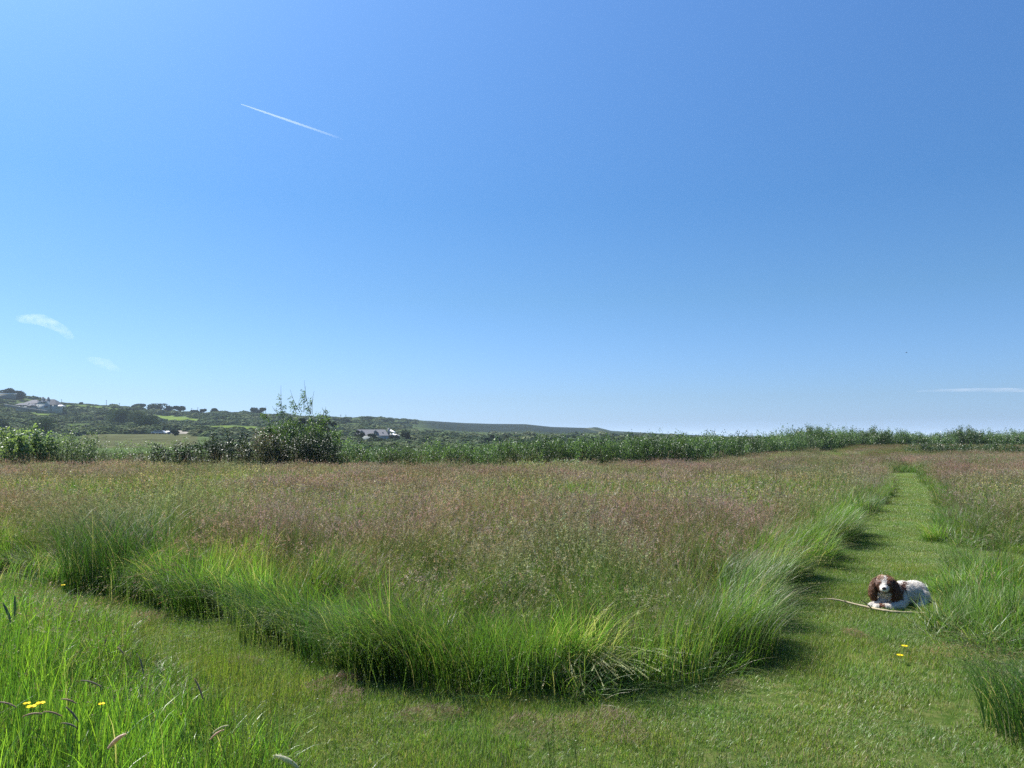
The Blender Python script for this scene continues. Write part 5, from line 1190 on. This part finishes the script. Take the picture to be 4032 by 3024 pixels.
def wisp(name, label, pts, Y, dens, seed):
    mt, t, v, tc = vol_mat(name + '_vapour', 0, (1, 1, 1))
    P = [np.array(at(px, py, Y)) for px, py, r in pts]; o0 = P[0]; bm = bmesh.new()
    for k in range(len(P) - 1):
        nj = max(5, int(math.hypot(pts[k + 1][0] - pts[k][0], pts[k + 1][1] - pts[k][1]) / pts[k][2] / .7))
        for j in range(nj):
            t_ = j / nj; c0 = P[k] * (1 - t_) + P[k + 1] * t_ - o0; r0 = (pts[k][2] * (1 - t_) + pts[k + 1][2] * t_) * Y / F
            bmesh.ops.create_icosphere(bm, subdivisions=2, radius=1, matrix=Matrix.Translation(c0) @ Matrix.Diagonal((r0 * 1.6, r0 * 1.8, r0, 1)))
    me = remesh(bm, name, Y / F * .8, 3); me.materials.clear(); me.materials.append(mt)
    nz = N(t, 'ShaderNodeTexNoise', inp={'Scale': 1 / (Y / F * 5), 'Detail': 3.0}); mpp = N(t, 'ShaderNodeMapping', inp={'Scale': (.18, .18, 1) if 'streak' in label else (1, 1, 1)}); L(t, tc.outputs['Object'], mpp.inputs[0]); L(t, mpp.outputs[0], nz.inputs['Vector'])
    mr = N(t, 'ShaderNodeMapRange', inp={'From Min': .33, 'From Max': .75, 'To Min': 0.0, 'To Max': dens}); L(t, nz.outputs[0], mr.inputs[0]); L(t, mr.outputs[0], v.inputs['Density'])
    o = link(name, me, None, tuple(o0)); tag(o, label, 'cloud'); mt.cycles.volume_step_rate = 1.5; return o
wisp('cloud', 'small curved wisp of white cloud low in the sky on the left', [(24, 319, 4.5), (40, 319.5, 6), (52, 324, 5), (63, 330, 4), (72, 339, 2.5)], 16000., .0009, 1)
wisp('cloud', 'long faint streak of high white cloud low on the right', [(918, 391, 1.2), (960, 390, 1.9), (1000, 390, 2.4), (1060, 390.5, 2.2), (1120, 392, 1.6)], 16500., .0028, 2)
wisp('cloud', 'very faint cloud patch above the hill between the curved wisp and the whippy tree', [(92, 359, 3), (104, 363, 5), (118, 370, 3)], 15500., .0006, 3)

e = empty('bird', tuple(at(906, 352.6, 150))); tag(e, 'tiny dark bird high above the far hedge', 'bird'); M_bird = plain_mat('bird_plumage', (.04, .04, .045), .8)
b = Blob(); b.ell((0, 0, 0), (.16, .05, .045)); b.ell((.17, 0, .015), (.04, .03, .03)); me = bpy.data.meshes.new('bird_body'); b.bm.to_mesh(me); b.bm.free(); me.materials.append(M_bird); link('body', me, e)
for s_ in (-1, 1): link('wing', mesh_np('wing', [(.08, 0, .02), (-.06, 0, .02), (-.10, s_ * .34, .09), (.0, s_ * .34, .10), (.08, 0, .028), (-.06, 0, .026), (-.10, s_ * .34, .094), (.0, s_ * .34, .104)], [(0, 1, 2, 3), (7, 6, 5, 4), (0, 3, 7, 4), (1, 0, 4, 5), (2, 1, 5, 6), (3, 2, 6, 7)], M_bird), e)

# ------------------------------------------------------------------ air
hz = mesh_np('haze', [(-14500, -400, -46.5), (14500, -400, -46.5), (14500, 14500, -46.5), (-14500, 14500, -46.5), (-14500, -400, 62), (14500, -400, 62), (14500, 14500, 62), (-14500, 14500, 62)],
             [(0, 3, 2, 1), (4, 5, 6, 7), (0, 1, 5, 4), (1, 2, 6, 5), (2, 3, 7, 6), (3, 0, 4, 7)])
m = bpy.data.materials.new('haze'); m.use_nodes = True; t = m.node_tree; t.nodes.clear()
v = N(t, 'ShaderNodeVolumePrincipled'); v.inputs['Color'].default_value = (.70, .86, 1.0, 1); v.inputs['Density'].default_value = 0.00013; v.inputs['Anisotropy'].default_value = 0.2
o = N(t, 'ShaderNodeOutputMaterial'); L(t, v.outputs[0], o.inputs['Volume']); hz.materials.append(m); tag(link('haze', hz), kind='stuff')
